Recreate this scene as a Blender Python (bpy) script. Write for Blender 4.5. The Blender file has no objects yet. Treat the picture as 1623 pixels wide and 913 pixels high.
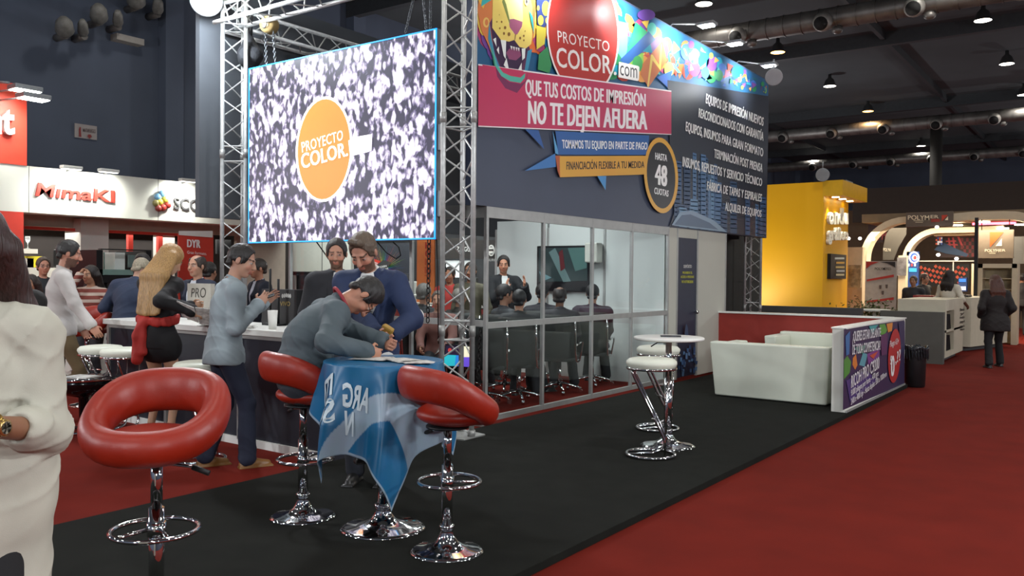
import bpy, bmesh, math, random
import numpy as np
from mathutils import Vector, Matrix, Euler
from mathutils.geometry import tessellate_polygon

C = bpy.context.scene.collection
SC = bpy.context.scene
R_ = random.Random(7)

# ---------------------------------------------------------------- camera
IW, IH, FPX = 1623.0, 913.0, 1342.3
YAW, PITCH, ROLL = -0.626587, -0.016652, 0.008815
CAM = np.array([0.0, 0.0, 1.54])
def _rows():
    cy, sy, cp, sp = math.cos(YAW), math.sin(YAW), math.cos(PITCH), math.sin(PITCH)
    f = np.array([sy*cp, cy*cp, sp]); r = np.array([cy, -sy, 0.0]); u = np.cross(r, f)
    cr, sr = math.cos(ROLL), math.sin(ROLL)
    return cr*r + sr*u, -sr*r + cr*u, f
RT, UP, FW = _rows()
cam_d = bpy.data.cameras.new('camera'); cam = bpy.data.objects.new('camera', cam_d); C.objects.link(cam)
m = Matrix(((RT[0], UP[0], -FW[0], CAM[0]), (RT[1], UP[1], -FW[1], CAM[1]), (RT[2], UP[2], -FW[2], CAM[2]), (0, 0, 0, 1)))
cam.matrix_world = m
cam_d.sensor_width = 36.0; cam_d.sensor_fit = 'HORIZONTAL'; cam_d.lens = 36.0*FPX/IW
cam_d.clip_start = 0.05; cam_d.clip_end = 300
SC.camera = cam

# ---------------------------------------------------------------- world, exposure
w = bpy.data.worlds.new('hall_air'); SC.world = w; w.use_nodes = True
w.node_tree.nodes['Background'].inputs[0].default_value = (0.55, 0.62, 0.72, 1)
w.node_tree.nodes['Background'].inputs[1].default_value = 0.045
SC.view_settings.view_transform = 'Standard'; SC.view_settings.look = 'None'
SC.view_settings.gamma = 1.0; SC.view_settings.use_curve_mapping = False
SC.view_settings.exposure = -0.17

def spot(name, loc, tgt, power, col=(1, 1, 1), size=0.15, ang=100, blend=0.6):
    l = bpy.data.lights.new(name, 'SPOT'); l.energy = power; l.color = col
    l.shadow_soft_size = size; l.spot_size = math.radians(ang); l.spot_blend = blend
    o = bpy.data.objects.new(name, l); C.objects.link(o); o.location = loc
    o.rotation_euler = (Vector(tgt)-Vector(loc)).to_track_quat('-Z', 'Y').to_euler()
    return o
def area(name, loc, tgt, power, sx, sy, col=(1, 1, 1)):
    l = bpy.data.lights.new(name, 'AREA'); l.shape = 'RECTANGLE'; l.size = sx; l.size_y = sy; l.energy = power; l.color = col
    o = bpy.data.objects.new(name, l); C.objects.link(o); o.location = loc
    o.rotation_euler = (Vector(tgt)-Vector(loc)).to_track_quat('-Z', 'Y').to_euler()
    return o
# hall lamps: two rows seen in the photograph, the same grid carried on over the hall
LAMP_Z = 9.5
HALL_LAMPS = []
for ix, X in enumerate((-16.6, -10.15, -3.7, 2.75, 9.2)):
    for iy in range(-1, 10):
        warm = (X < -9 and X > -11 and iy in (4, 6))
        HALL_LAMPS.append((X, 3.9+6.53*iy-(0.2 if X > -9 else 0), warm))
for X, Y, warm in HALL_LAMPS:
    spot('hall_lamp_light', (X, Y, LAMP_Z-0.12), (X, Y, 0), 430, (1.0, .62, .3) if warm else (1.0, .96, .9), .25, 140, .8)
def point(name, loc, power, col=(1, 1, 1), size=.2):
    l = bpy.data.lights.new(name, 'POINT'); l.energy = power; l.color = col; l.shadow_soft_size = size
    o = bpy.data.objects.new(name, l); C.objects.link(o); o.location = loc; return o
# fill lights added round about to lift the hall's ambient light
for p_ in ((4.5, -3, 3.6), (3.8, 5, 4.2), (-2, -6, 4.2), (-9, -5, 3.6), (-15, -1, 3.8), (7, 8, 3.6), (9, 22, 3.8), (6, 40, 4), (-15, 22, 3.9), (-14, 36, 4), (1.5, 52, 4)):
    point('stand_lamp_light', p_, 1000, (.95, .97, 1.0), .3)
# lamps over the meeting room of the stand
area('meeting_room_light', (-6.9, 9.0, 2.9), (-6.9, 9.3, 0), 75, .5, 3.0, (.92, .97, 1.0))
# the stand's floodlights on arms over the printed fascia, aimed back at it
FLOODS = [(-4.78, 7.6, 5.02), (-4.78, 9.62, 5.0), (-4.78, 11.2, 5.0), (-4.78, 12.25, 4.98), (-4.78, 13.75, 4.96)]
for X, Y, Z in FLOODS:
    spot('fascia_flood_light', (X-.02, Y, Z-.05), (-5.4, Y+.05, Z-.12), 150, (.93, .97, 1.0), .06, 120, .8)

# ---------------------------------------------------------------- points of the picture turned into places on known planes
def ray(x, y):
    return RT*((x-IW/2)/FPX) - UP*((y-IH/2)/FPX) + FW
def gx(x, y, X): r = ray(x, y); return Vector(CAM + r*((X-CAM[0])/r[0]))
def gy(x, y, Y): r = ray(x, y); return Vector(CAM + r*((Y-CAM[1])/r[1]))
def gz(x, y, z=0.0): r = ray(x, y); return Vector(CAM + r*((z-CAM[2])/r[2]))
def gd(x, y, d): r = ray(x, y); return Vector(CAM + r*(d/float(r@FW)))

# ---------------------------------------------------------------- materials
def lin(c):
    if isinstance(c, str):
        c = c.lstrip('#'); c = [int(c[i:i+2], 16)/255 for i in (0, 2, 4)]
    return tuple(((v/12.92) if v <= .04045 else ((v+.055)/1.055)**2.4) for v in c[:3])
MATS = {}
def mat(name, col, rough=.6, metal=0.0, var=.06, scale=8.0, bump=0.0, bscale=60.0, spec=.5, coat=0.0, sheen=0.0, trans=0.0, emit=None, estr=0.0, detail=4.0):
    if name in MATS: return MATS[name]
    mt = bpy.data.materials.new(name); mt.use_nodes = True; nt = mt.node_tree; N = nt.nodes; L = nt.links
    b = N['Principled BSDF']; c = lin(col)
    b.inputs['Roughness'].default_value = rough; b.inputs['Metallic'].default_value = metal
    b.inputs['Specular IOR Level'].default_value = spec
    b.inputs['Coat Weight'].default_value = coat
    if sheen: b.inputs['Sheen Weight'].default_value = sheen
    if trans: b.inputs['Transmission Weight'].default_value = trans
    tc = N.new('ShaderNodeTexCoord')
    nz = N.new('ShaderNodeTexNoise'); nz.inputs['Scale'].default_value = scale; nz.inputs['Detail'].default_value = detail
    L.new(tc.outputs['Object'], nz.inputs['Vector'])
    rp = N.new('ShaderNodeValToRGB')
    rp.color_ramp.elements[0].position = .3; rp.color_ramp.elements[1].position = .7
    rp.color_ramp.elements[0].color = (*[max(0, v*(1-var)) for v in c], 1)
    rp.color_ramp.elements[1].color = (*[min(1, v*(1+var)) for v in c], 1)
    L.new(nz.outputs['Fac'], rp.inputs['Fac']); L.new(rp.outputs['Color'], b.inputs['Base Color'])
    if bump:
        n2 = N.new('ShaderNodeTexNoise'); n2.inputs['Scale'].default_value = bscale; n2.inputs['Detail'].default_value = 3
        L.new(tc.outputs['Object'], n2.inputs['Vector'])
        bp = N.new('ShaderNodeBump'); bp.inputs['Strength'].default_value = bump; bp.inputs['Distance'].default_value = .01
        L.new(n2.outputs['Fac'], bp.inputs['Height']); L.new(bp.outputs['Normal'], b.inputs['Normal'])
    if emit is not None:
        b.inputs['Emission Color'].default_value = (*lin(emit), 1); b.inputs['Emission Strength'].default_value = estr
    MATS[name] = mt
    return mt
def attr_mat(name, rough=.5, emit=0.0, spec=.4, metal=0.0, bump=0.0, gain=1.0):
    if name in MATS: return MATS[name]
    mt = bpy.data.materials.new(name); mt.use_nodes = True; nt = mt.node_tree; N = nt.nodes; L = nt.links
    b = N['Principled BSDF']; b.inputs['Roughness'].default_value = rough; b.inputs['Specular IOR Level'].default_value = spec
    a = N.new('ShaderNodeVertexColor'); a.layer_name = 'Col'
    nz = N.new('ShaderNodeTexNoise'); nz.inputs['Scale'].default_value = 14
    mx = N.new('ShaderNodeMix'); mx.data_type = 'RGBA'; mx.blend_type = 'MULTIPLY'; mx.inputs[0].default_value = .12
    L.new(a.outputs['Color'], mx.inputs[6]); L.new(nz.outputs['Color'], mx.inputs[7])
    L.new(mx.outputs[2], b.inputs['Base Color'])
    if emit:
        L.new(a.outputs['Color'], b.inputs['Emission Color']); b.inputs['Emission Strength'].default_value = emit
        b.inputs['Base Color'].default_value = (.02, .02, .02, 1)
    MATS[name] = mt
    return mt
def glass_mat(name, tint=(.93, .97, .98), refl=1.0):
    if name in MATS: return MATS[name]
    mt = bpy.data.materials.new(name); mt.use_nodes = True; nt = mt.node_tree; N = nt.nodes; L = nt.links
    N.remove(N['Principled BSDF']); out = N['Material Output']
    tr = N.new('ShaderNodeBsdfTransparent'); tr.inputs[0].default_value = (*tint, 1)
    gl = N.new('ShaderNodeBsdfGlossy'); gl.inputs['Roughness'].default_value = .01; gl.inputs[0].default_value = (.9, .95, 1, 1)
    fr = N.new('ShaderNodeFresnel'); fr.inputs[0].default_value = 1.5
    ma = N.new('ShaderNodeMath'); ma.operation = 'MULTIPLY'; ma.inputs[1].default_value = refl
    nz = N.new('ShaderNodeTexNoise'); nz.inputs['Scale'].default_value = 1.5
    bp = N.new('ShaderNodeBump'); bp.inputs['Strength'].default_value = .02
    L.new(nz.outputs['Fac'], bp.inputs['Height']); L.new(bp.outputs['Normal'], gl.inputs['Normal'])
    ge = N.new('ShaderNodeNewGeometry'); fc_ = N.new('ShaderNodeMath'); fc_.operation = 'SUBTRACT'; fc_.inputs[0].default_value = 1.0; L.new(ge.outputs['Backfacing'], fc_.inputs[1])
    m3 = N.new('ShaderNodeMath'); m3.operation = 'MULTIPLY'; L.new(ma.outputs[0], m3.inputs[0]); L.new(fc_.outputs[0], m3.inputs[1])
    mx = N.new('ShaderNodeMixShader'); L.new(fr.outputs[0], ma.inputs[0]); L.new(m3.outputs[0], mx.inputs[0])
    L.new(tr.outputs[0], mx.inputs[1]); L.new(gl.outputs[0], mx.inputs[2]); L.new(mx.outputs[0], out.inputs['Surface'])
    MATS[name] = mt
    return mt

# ---------------------------------------------------------------- object helpers
def tag(o, label=None, cat=None, group=None, kind=None):
    if label: o['label'] = label
    if cat: o['category'] = cat
    if group: o['group'] = group
    if kind: o['kind'] = kind
    return o
def empty(name, loc=(0, 0, 0), rz=0.0, label=None, cat=None, group=None, kind=None):
    o = bpy.data.objects.new(name, None); o.empty_display_size = .1; C.objects.link(o)
    o.location = loc; o.rotation_euler = (0, 0, rz)
    return tag(o, label, cat, group, kind)
class MB:
    """collects shapes, linked as one mesh object"""
    def __init__(s): s.v = []; s.f = []; s.sm = []; s.mi = []; s.mat = 0
    def add(s, vs, fs, smooth=False):
        n = len(s.v); s.v += [tuple(v) for v in vs]
        for f in fs: s.f.append([i+n for i in f]); s.sm.append(smooth); s.mi.append(s.mat)
        return s
    def box(s, a, b, bev=0.0, M=None):
        x0, y0, z0 = a; x1, y1, z1 = b
        if x0 > x1: x0, x1 = x1, x0
        if y0 > y1: y0, y1 = y1, y0
        if z0 > z1: z0, z1 = z1, z0
        if bev <= 0:
            vs = [(x0,y0,z0),(x1,y0,z0),(x1,y1,z0),(x0,y1,z0),(x0,y0,z1),(x1,y0,z1),(x1,y1,z1),(x0,y1,z1)]
            fs = [(0,3,2,1),(4,5,6,7),(0,1,5,4),(1,2,6,5),(2,3,7,6),(3,0,4,7)]
        else:
            bm = bmesh.new(); bmesh.ops.create_cube(bm, size=1)
            for v in bm.verts: v.co = Vector(((x0+x1)/2+v.co.x*(x1-x0), (y0+y1)/2+v.co.y*(y1-y0), (z0+z1)/2+v.co.z*(z1-z0)))
            bmesh.ops.bevel(bm, geom=bm.edges[:], offset=bev, segments=2, affect='EDGES', profile=.5)
            bm.verts.index_update(); vs = [tuple(v.co) for v in bm.verts]; fs = [[v.index for v in f.verts] for f in bm.faces]; bm.free()
        if M is not None: vs = [tuple(M @ Vector(v)) for v in vs]
        return s.add(vs, fs)
    def tube(s, pts, r, n=10, closed=False, cap=True):
        pts = [Vector(p) for p in pts]; rs = r if isinstance(r, (list, tuple)) else [r]*len(pts)
        m_ = len(pts); rings = []; prev = None
        for i, p in enumerate(pts):
            if closed: t = pts[(i+1) % m_]-pts[i-1]
            else: t = pts[min(i+1, m_-1)]-pts[max(i-1, 0)]
            t.normalize()
            if prev is None:
                a = Vector((0, 0, 1)) if abs(t.z) < .9 else Vector((1, 0, 0)); u = t.cross(a).normalized()
            else: u = (prev - t*prev.dot(t)).normalized()
            prev = u; w_ = t.cross(u)
            rings.append([p+(u*math.cos(2*math.pi*k/n)+w_*math.sin(2*math.pi*k/n))*rs[i] for k in range(n)])
        vs = [v for rg in rings for v in rg]; fs = []
        for i in range(m_ if closed else m_-1):
            j = (i+1) % m_
            for k in range(n): fs.append((i*n+k, i*n+(k+1) % n, j*n+(k+1) % n, j*n+k))
        s.add(vs, fs, True)
        if cap and not closed:
            n0 = len(s.v)-len(vs)
            s.f.append([n0+k for k in range(n)][::-1]); s.sm.append(False); s.mi.append(s.mat)
            s.f.append([n0+(m_-1)*n+k for k in range(n)]); s.sm.append(False); s.mi.append(s.mat)
        return s
    def ring(s, c, rad, r, n=32, k=8, axis='z', ry=None):
        ry = ry or rad; pts = []
        for i in range(n):
            a = 2*math.pi*i/n; x, y = rad*math.cos(a), ry*math.sin(a)
            pts.append(Vector(c)+(Vector((x, y, 0)) if axis == 'z' else Vector((x, 0, y)) if axis == 'y' else Vector((0, x, y))))
        return s.tube(pts, r, k, closed=True)
    def lathe(s, prof, c=(0, 0, 0), n=32, smooth=True):
        c = Vector(c); vs = []; fs = []
        for (r, z) in prof:
            for k in range(n): a = 2*math.pi*k/n; vs.append(c+Vector((r*math.cos(a), r*math.sin(a), z)))
        for i in range(len(prof)-1):
            for k in range(n): fs.append((i*n+k, i*n+(k+1) % n, (i+1)*n+(k+1) % n, (i+1)*n+k))
        if prof[0][0] > 1e-6: fs.append([k for k in range(n)][::-1])
        if prof[-1][0] > 1e-6: fs.append([(len(prof)-1)*n+k for k in range(n)])
        return s.add(vs, fs, smooth)
    def prism(s, poly, vec, smooth=False):
        """poly: planar loop of 3D points, vec: extrusion"""
        P = [Vector(p) for p in poly]; n = len(P); V = Vector(vec)
        vs = P+[p+V for p in P]
        tri = tessellate_polygon([P])
        fs = [t for t in tri]+[tuple(i+n for i in reversed(t)) for t in tri]
        fs += [(i, (i+1) % n, (i+1) % n+n, i+n) for i in range(n)]
        return s.add(vs, fs, smooth)
    def ell(s, c, r, n=16, m_=10, M=None):
        r = (r, r, r) if not isinstance(r, (tuple, list)) else r; vs = []; fs = []
        for i in range(m_+1):
            t = math.pi*i/m_
            for k in range(n):
                a = 2*math.pi*k/n; v = Vector((r[0]*math.sin(t)*math.cos(a), r[1]*math.sin(t)*math.sin(a), r[2]*math.cos(t)))
                if M is not None: v = M @ v
                vs.append(Vector(c)+v)
        for i in range(m_):
            for k in range(n): fs.append((i*n+k, (i+1)*n+k, (i+1)*n+(k+1) % n, i*n+(k+1) % n))
        return s.add(vs, fs, True)
    def grid(s, P, smooth=True, closed_u=False):
        """P: rows of points"""
        n = len(P[0]); vs = [p for row in P for p in row]; fs = []
        for i in range(len(P)-1):
            for k in range(n if closed_u else n-1): fs.append((i*n+k, i*n+(k+1) % n, (i+1)*n+(k+1) % n, (i+1)*n+k))
        return s.add(vs, fs, smooth)
    def mesh(s, name, mats):
        me = bpy.data.meshes.new(name); me.from_pydata(s.v, [], s.f)
        me.polygons.foreach_set('use_smooth', s.sm); me.polygons.foreach_set('material_index', s.mi)
        for mm in (mats if isinstance(mats, (list, tuple)) else [mats]): me.materials.append(mm)
        bm = bmesh.new(); bm.from_mesh(me); bmesh.ops.remove_doubles(bm, verts=bm.verts, dist=1e-6)
        bmesh.ops.recalc_face_normals(bm, faces=bm.faces); bm.to_mesh(me); bm.free(); me.update()
        return me
    def build(s, name, mats, parent=None, loc=(0, 0, 0), **kw):
        o = bpy.data.objects.new(name, s.mesh(name, mats)); C.objects.link(o)
        o.location = loc
        if parent is not None: o.parent = parent
        return tag(o, **kw) if kw else o
def copy_tree(o, parent=None):
    c = o.copy(); C.objects.link(c); c.parent = parent
    for ch in list(o.children): copy_tree(ch, c)
    return c
def place(o, loc, rz=0.0, label=None):
    o.location = loc; o.rotation_euler = (0, 0, rz)
    if label: o['label'] = label
    return o

# ---------------------------------------------------------------- flat print: coloured polygons and lettering on a plane
_T = {}
def text2d(txt, off=0.0, sp=1.0, shear=0.0):
    key = (txt, off, sp, shear)
    if key in _T: return _T[key]
    cu = bpy.data.curves.new('t', 'FONT'); cu.body = txt; cu.size = 1.0; cu.offset = off; cu.space_character = sp
    cu.resolution_u = 3; cu.shear = shear; cu.fill_mode = 'FRONT' if hasattr(cu, 'fill_mode') else cu.fill_mode
    o = bpy.data.objects.new('t', cu); C.objects.link(o)
    dg = bpy.context.evaluated_depsgraph_get(); dg.update()
    me = bpy.data.meshes.new_from_object(o.evaluated_get(dg))
    v = np.array([x.co[:2] for x in me.vertices]); f = [list(p.vertices) for p in me.polygons]
    bpy.data.objects.remove(o); bpy.data.meshes.remove(me); bpy.data.curves.remove(cu)
    _T[key] = (v, f); return v, f
CAPH = None
def caph():
    global CAPH
    if CAPH is None: v, f = text2d('H'); CAPH = v[:, 1].max()
    return CAPH
class Print:
    """flat artwork: fn maps a picture point to the surface, nrm lifts each layer off it"""
    def __init__(s, fn, nrm, lift=.0015): s.fn = fn; s.n = Vector(nrm); s.lift = lift; s.v = []; s.f = []; s.c = []; s.k = 0
    def poly(s, pts, col, layer=None):
        if layer is None: s.k += 1; layer = s.k
        P = [s.fn(*p)+s.n*(s.lift*layer) for p in pts]; n = len(s.v); s.v += P
        c = lin(col)
        for t in tessellate_polygon([P]): s.f.append([i+n for i in t]); s.c.append(c)
    def ellipse(s, cx, cy, rx, ry, col, ang=0.0, a0=0, a1=360, n=36, layer=None):
        pts = []
        for i in range(n+1 if a1-a0 < 360 else n):
            a = math.radians(a0+(a1-a0)*i/n); x, y = rx*math.cos(a), ry*math.sin(a)
            c, sn = math.cos(ang), math.sin(ang); pts.append((cx+x*c-y*sn, cy+x*sn+y*c))
        s.poly(pts, col, layer)
    def text(s, txt, q, col, off=0.0, sp=1.0, bbox=False, layer=None, shear=0.0):
        """q: picture points TL, BL, TR, BR of the line (cap top / baseline)"""
        if layer is None: s.k += 1; layer = s.k
        bold = 0.0
        if off > .015: bold = (off-.01)*1.25; off = .008
        v, f = text2d(txt, off, sp*(1+bold*1.2), shear)
        if not len(v): return
        x0, x1 = v[:, 0].min()-bold, v[:, 0].max()+bold
        y0, y1 = (v[:, 1].min(), v[:, 1].max()) if bbox else (0, caph())
        TL, BL, TR, BR = [Vector(p) for p in q]; c = lin(col)
        for qi, dx in enumerate((-bold, 0, bold) if bold else (0,)):
            n = len(s.v)
            for x, y in v:
                u = (x+dx-x0)/(x1-x0); t = (y-y0)/(y1-y0)
                p = (BL*(1-u)+BR*u)*(1-t)+(TL*(1-u)+TR*u)*t
                s.v.append(s.fn(p.x, p.y)+s.n*(s.lift*(layer+.3*qi)))
            for t in f: s.f.append([i+n for i in t]); s.c.append(c)
    def build(s, name, parent, m_, **kw):
        me = bpy.data.meshes.new(name); me.from_pydata([tuple(p) for p in s.v], [], s.f)
        ca = me.color_attributes.new('Col', 'FLOAT_COLOR', 'CORNER'); buf = []
        for p, c in zip(me.polygons, s.c): buf += [*c, 1.0]*p.loop_total
        ca.data.foreach_set('color', buf); me.materials.append(m_); me.update()
        o = bpy.data.objects.new(name, me); C.objects.link(o); o.parent = parent
        return tag(o, **kw) if kw else o
def letters3d(txt, q, fn, vec, m_, parent, name='lettering', off=0.0, sp=1.0, bbox=False, shear=0.0):
    """raised lettering with real thickness"""
    v, f = text2d(txt, off, sp, shear); x0, x1 = v[:, 0].min(), v[:, 0].max()
    y0, y1 = (v[:, 1].min(), v[:, 1].max()) if bbox else (0, caph())
    TL, BL, TR, BR = [Vector(p) for p in q]; vs = []; V = Vector(vec)
    for x, y in v:
        u = (x-x0)/(x1-x0); t = (y-y0)/(y1-y0)
        p = (BL*(1-u)+BR*u)*(1-t)+(TL*(1-u)+TR*u)*t; vs.append(fn(p.x, p.y))
    n = len(vs); cnt = {}
    for t in f:
        for a, b in zip(t, t[1:]+t[:1]): cnt[(a, b)] = cnt.get((a, b), 0)+1
    fs = [list(t) for t in f]; fs = [[i+n for i in t] for t in f]+[list(reversed(t)) for t in f]
    for (a, b) in list(cnt):
        if (b, a) not in cnt: fs.append([a, b, b+n, a+n])
    mb = MB(); mb.add(vs+[p+V for p in vs], fs)
    return mb.build(name, m_, parent)
# ---------------------------------------------------------------- blended bodies: distance fields meshed by surface nets
def surface_nets(D, org, h):
    S = D < 0; nx, ny, nz = D.shape
    c = [S[i:nx-1+i, j:ny-1+j, k:nz-1+k] for i in (0, 1) for j in (0, 1) for k in (0, 1)]
    al = c[0].copy(); an = c[0].copy()
    for q in c[1:]: al &= q; an |= q
    act = an & ~al; I, J, K = np.nonzero(act); n = len(I)
    if n == 0: return np.zeros((0, 3)), np.zeros((0, 4), int)
    corners = [(i, j, k) for i in (0, 1) for j in (0, 1) for k in (0, 1)]
    val = [D[I+a, J+b, K+d] for a, b, d in corners]
    acc = np.zeros((n, 3)); cn = np.zeros(n)
    for a in range(8):
        for b in range(a+1, 8):
            ca, cb = np.array(corners[a]), np.array(corners[b])
            if abs(ca-cb).sum() != 1: continue
            va, vb = val[a], val[b]; mk = (va < 0) != (vb < 0)
            t = np.where(mk, va/np.where(mk, va-vb, 1), 0)
            acc += np.where(mk[:, None], ca+(cb-ca)*t[:, None], 0); cn += mk
    V = (np.stack([I, J, K], 1)+acc/cn[:, None])*h+org
    idx = -np.ones(act.shape, np.int64); idx[I, J, K] = np.arange(n); F = []
    # edges along x, y, z
    for ax in range(3):
        o = [slice(None)]*3
        sl0 = [slice(1, -1)]*3; sl1 = [slice(1, -1)]*3
        sl0[ax] = slice(0, -1); sl1[ax] = slice(1, None)
        s0, s1 = S[tuple(sl0)], S[tuple(sl1)]
        e = np.array(np.nonzero(s0 != s1)); inside = s0[tuple(e)]
        p = e.copy(); b, d = [(1, 2), (2, 0), (0, 1)][ax]
        p[b] += 1; p[d] += 1
        def at(db, dd):
            q = p.copy(); q[b] -= db; q[d] -= dd; return idx[q[0], q[1], q[2]]
        q = np.stack([at(1, 1), at(0, 1), at(0, 0), at(1, 0)], 1)
        q[~inside] = q[~inside][:, ::-1]
        F.append(q)
    F = np.concatenate(F); F = F[(F >= 0).all(1)]
    return V, F
class Field:
    def __init__(s, h): s.h = h; s.p = []; s.fn = None
    def cone(s, a, b, ra, rb=None, k=.02, op='u'): s.p.append(('c', np.array(a, float), np.array(b, float), ra, ra if rb is None else rb, k, op)); return s
    def ell(s, c, r, k=.02, op='u', R=None): s.p.append(('e', np.array(c, float), np.array(r, float), R, 0, k, op)); return s
    def rbox(s, c, r, rnd=.02, k=.02, op='u', R=None): s.p.append(('b', np.array(c, float), np.array(r, float), R, rnd, k, op)); return s
    def bb(s, p):
        if p[0] == 'c':
            return np.minimum(p[1]-p[3], p[2]-p[4]), np.maximum(p[1]+p[3], p[2]+p[4])
        e = np.linalg.norm(p[2]) if p[3] is not None else p[2]
        return p[1]-e, p[1]+e
    def mesh(s, pad=.03):
        h = s.h; los, his = zip(*[s.bb(p) for p in s.p if p[6] == 'u']); lo = np.min(los, 0)-pad; hi = np.max(his, 0)+pad
        n = np.ceil((hi-lo)/h).astype(int)+2; D = np.full(n, 1.0, np.float32)
        ax = [lo[i]+np.arange(n[i])*h for i in range(3)]
        for p in s.p:
            a, b = s.bb(p); k = p[5]; mg = k+3*h
            if p[6] == 'u': mg = k+3*h
            i0 = np.clip(np.floor((a-mg-lo)/h).astype(int), 0, n-1); i1 = np.clip(np.ceil((b+mg-lo)/h).astype(int)+1, 1, n)
            if (i1 <= i0).any(): continue
            sl = tuple(slice(i0[q], i1[q]) for q in range(3))
            X, Y, Z = np.meshgrid(ax[0][sl[0]], ax[1][sl[1]], ax[2][sl[2]], indexing='ij', sparse=True)
            if p[0] == 'c':
                A, B, ra, rb = p[1:5]; BA = B-A; L2 = max(float(BA@BA), 1e-9)
                t = np.clip(((X-A[0])*BA[0]+(Y-A[1])*BA[1]+(Z-A[2])*BA[2])/L2, 0, 1)
                d = np.sqrt((X-A[0]-BA[0]*t)**2+(Y-A[1]-BA[1]*t)**2+(Z-A[2]-BA[2]*t)**2)-(ra+(rb-ra)*t)
            else:
                x, y, z = X-p[1][0], Y-p[1][1], Z-p[1][2]
                if p[3] is not None:
                    M = p[3]/np.linalg.norm(p[3][:, 0]); x, y, z = (M[0][0]*x+M[1][0]*y+M[2][0]*z), (M[0][1]*x+M[1][1]*y+M[2][1]*z), (M[0][2]*x+M[1][2]*y+M[2][2]*z)
                r = p[2]
                if p[0] == 'e':
                    k0 = np.sqrt((x/r[0])**2+(y/r[1])**2+(z/r[2])**2); k1 = np.sqrt((x/r[0]**2)**2+(y/r[1]**2)**2+(z/r[2]**2)**2)
                    d = k0*(k0-1)/np.maximum(k1, 1e-6)
                else:
                    q = p[4]; dx, dy, dz = np.abs(x)-(r[0]-q), np.abs(y)-(r[1]-q), np.abs(z)-(r[2]-q)
                    d = np.sqrt(np.maximum(dx, 0)**2+np.maximum(dy, 0)**2+np.maximum(dz, 0)**2)+np.minimum(np.maximum(np.maximum(dx, dy), dz), 0)-q
            o = D[sl]; k = max(k, 1e-4)
            if p[6] == 'u':
                hh = np.clip(.5+.5*(o-d)/k, 0, 1); D[sl] = o*(1-hh)+d*hh-k*hh*(1-hh)
            else:
                hh = np.clip(.5-.5*(o+d)/k, 0, 1); D[sl] = o*(1-hh)+(-d)*hh+k*hh*(1-hh)
        if s.fn is not None:
            X, Y, Z = np.meshgrid(*ax, indexing='ij', sparse=True); D = s.fn(D, X, Y, Z)
        D[0] = D[-1] = 1; D[:, 0] = D[:, -1] = 1; D[:, :, 0] = D[:, :, -1] = 1
        return surface_nets(D, lo, h)
def np_mesh(name, V, F, mats, col=None):
    me = bpy.data.meshes.new(name); me.vertices.add(len(V)); me.vertices.foreach_set('co', np.asarray(V, np.float32).ravel())
    me.loops.add(F.size); me.loops.foreach_set('vertex_index', F.ravel().astype(np.int32))
    me.polygons.add(len(F)); me.polygons.foreach_set('loop_start', np.arange(0, F.size, 4, dtype=np.int32))
    try: me.polygons.foreach_set('loop_total', np.full(len(F), 4, np.int32))
    except Exception: pass
    me.update(calc_edges=True); me.validate(); me.shade_smooth()
    for mm in (mats if isinstance(mats, (list, tuple)) else [mats]): me.materials.append(mm)
    if col is not None:
        ca = me.color_attributes.new('Col', 'FLOAT_COLOR', 'POINT')
        ca.data.foreach_set('color', np.concatenate([col, np.ones((len(col), 1))], 1).astype(np.float32).ravel())
    return me
def fobj(name, field, m_, parent=None, colfn=None, post=None, **kw):
    V, F = field.mesh()
    col = colfn(V) if colfn else None
    if post is not None: V = post(V)
    me = np_mesh(name, V, F, m_, col); o = bpy.data.objects.new(name, me); C.objects.link(o)
    if parent is not None: o.parent = parent
    return tag(o, **kw) if kw else o
def folds(amp, fx=17, fy=21, fz=13, ph=0.0):
    # soft cloth: broad swells with narrow slanting creases
    def fn(D, X, Y, Z):
        sw = np.sin(fx*X+1.7*np.sin(9*Z+ph)+ph)*np.sin(fz*Z+2.1*np.sin(7*X+ph)) + .6*np.sin(fy*Y+fz*1.7*Z+ph)*np.sin(fx*.8*X-fz*Z)
        c1 = 1-np.abs(np.sin(fx*.9*X+fy*.7*Y+fz*1.5*Z+1.6*np.sin(11*X+5*Z+ph)+ph)); c2 = 1-np.abs(np.sin(fx*.8*X-fy*.9*Y-fz*1.9*Z+1.4*np.sin(8*Y+9*Z-ph)))
        m1 = .5+.5*np.sin(6*X+5*Z+ph); m2 = .5+.5*np.sin(5*Y-6*Z+2*ph)
        return (D+amp*(.75*sw-1.15*c1**3*m1-1.0*c2**3*m2+.2)).astype(np.float32)
    return fn

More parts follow.
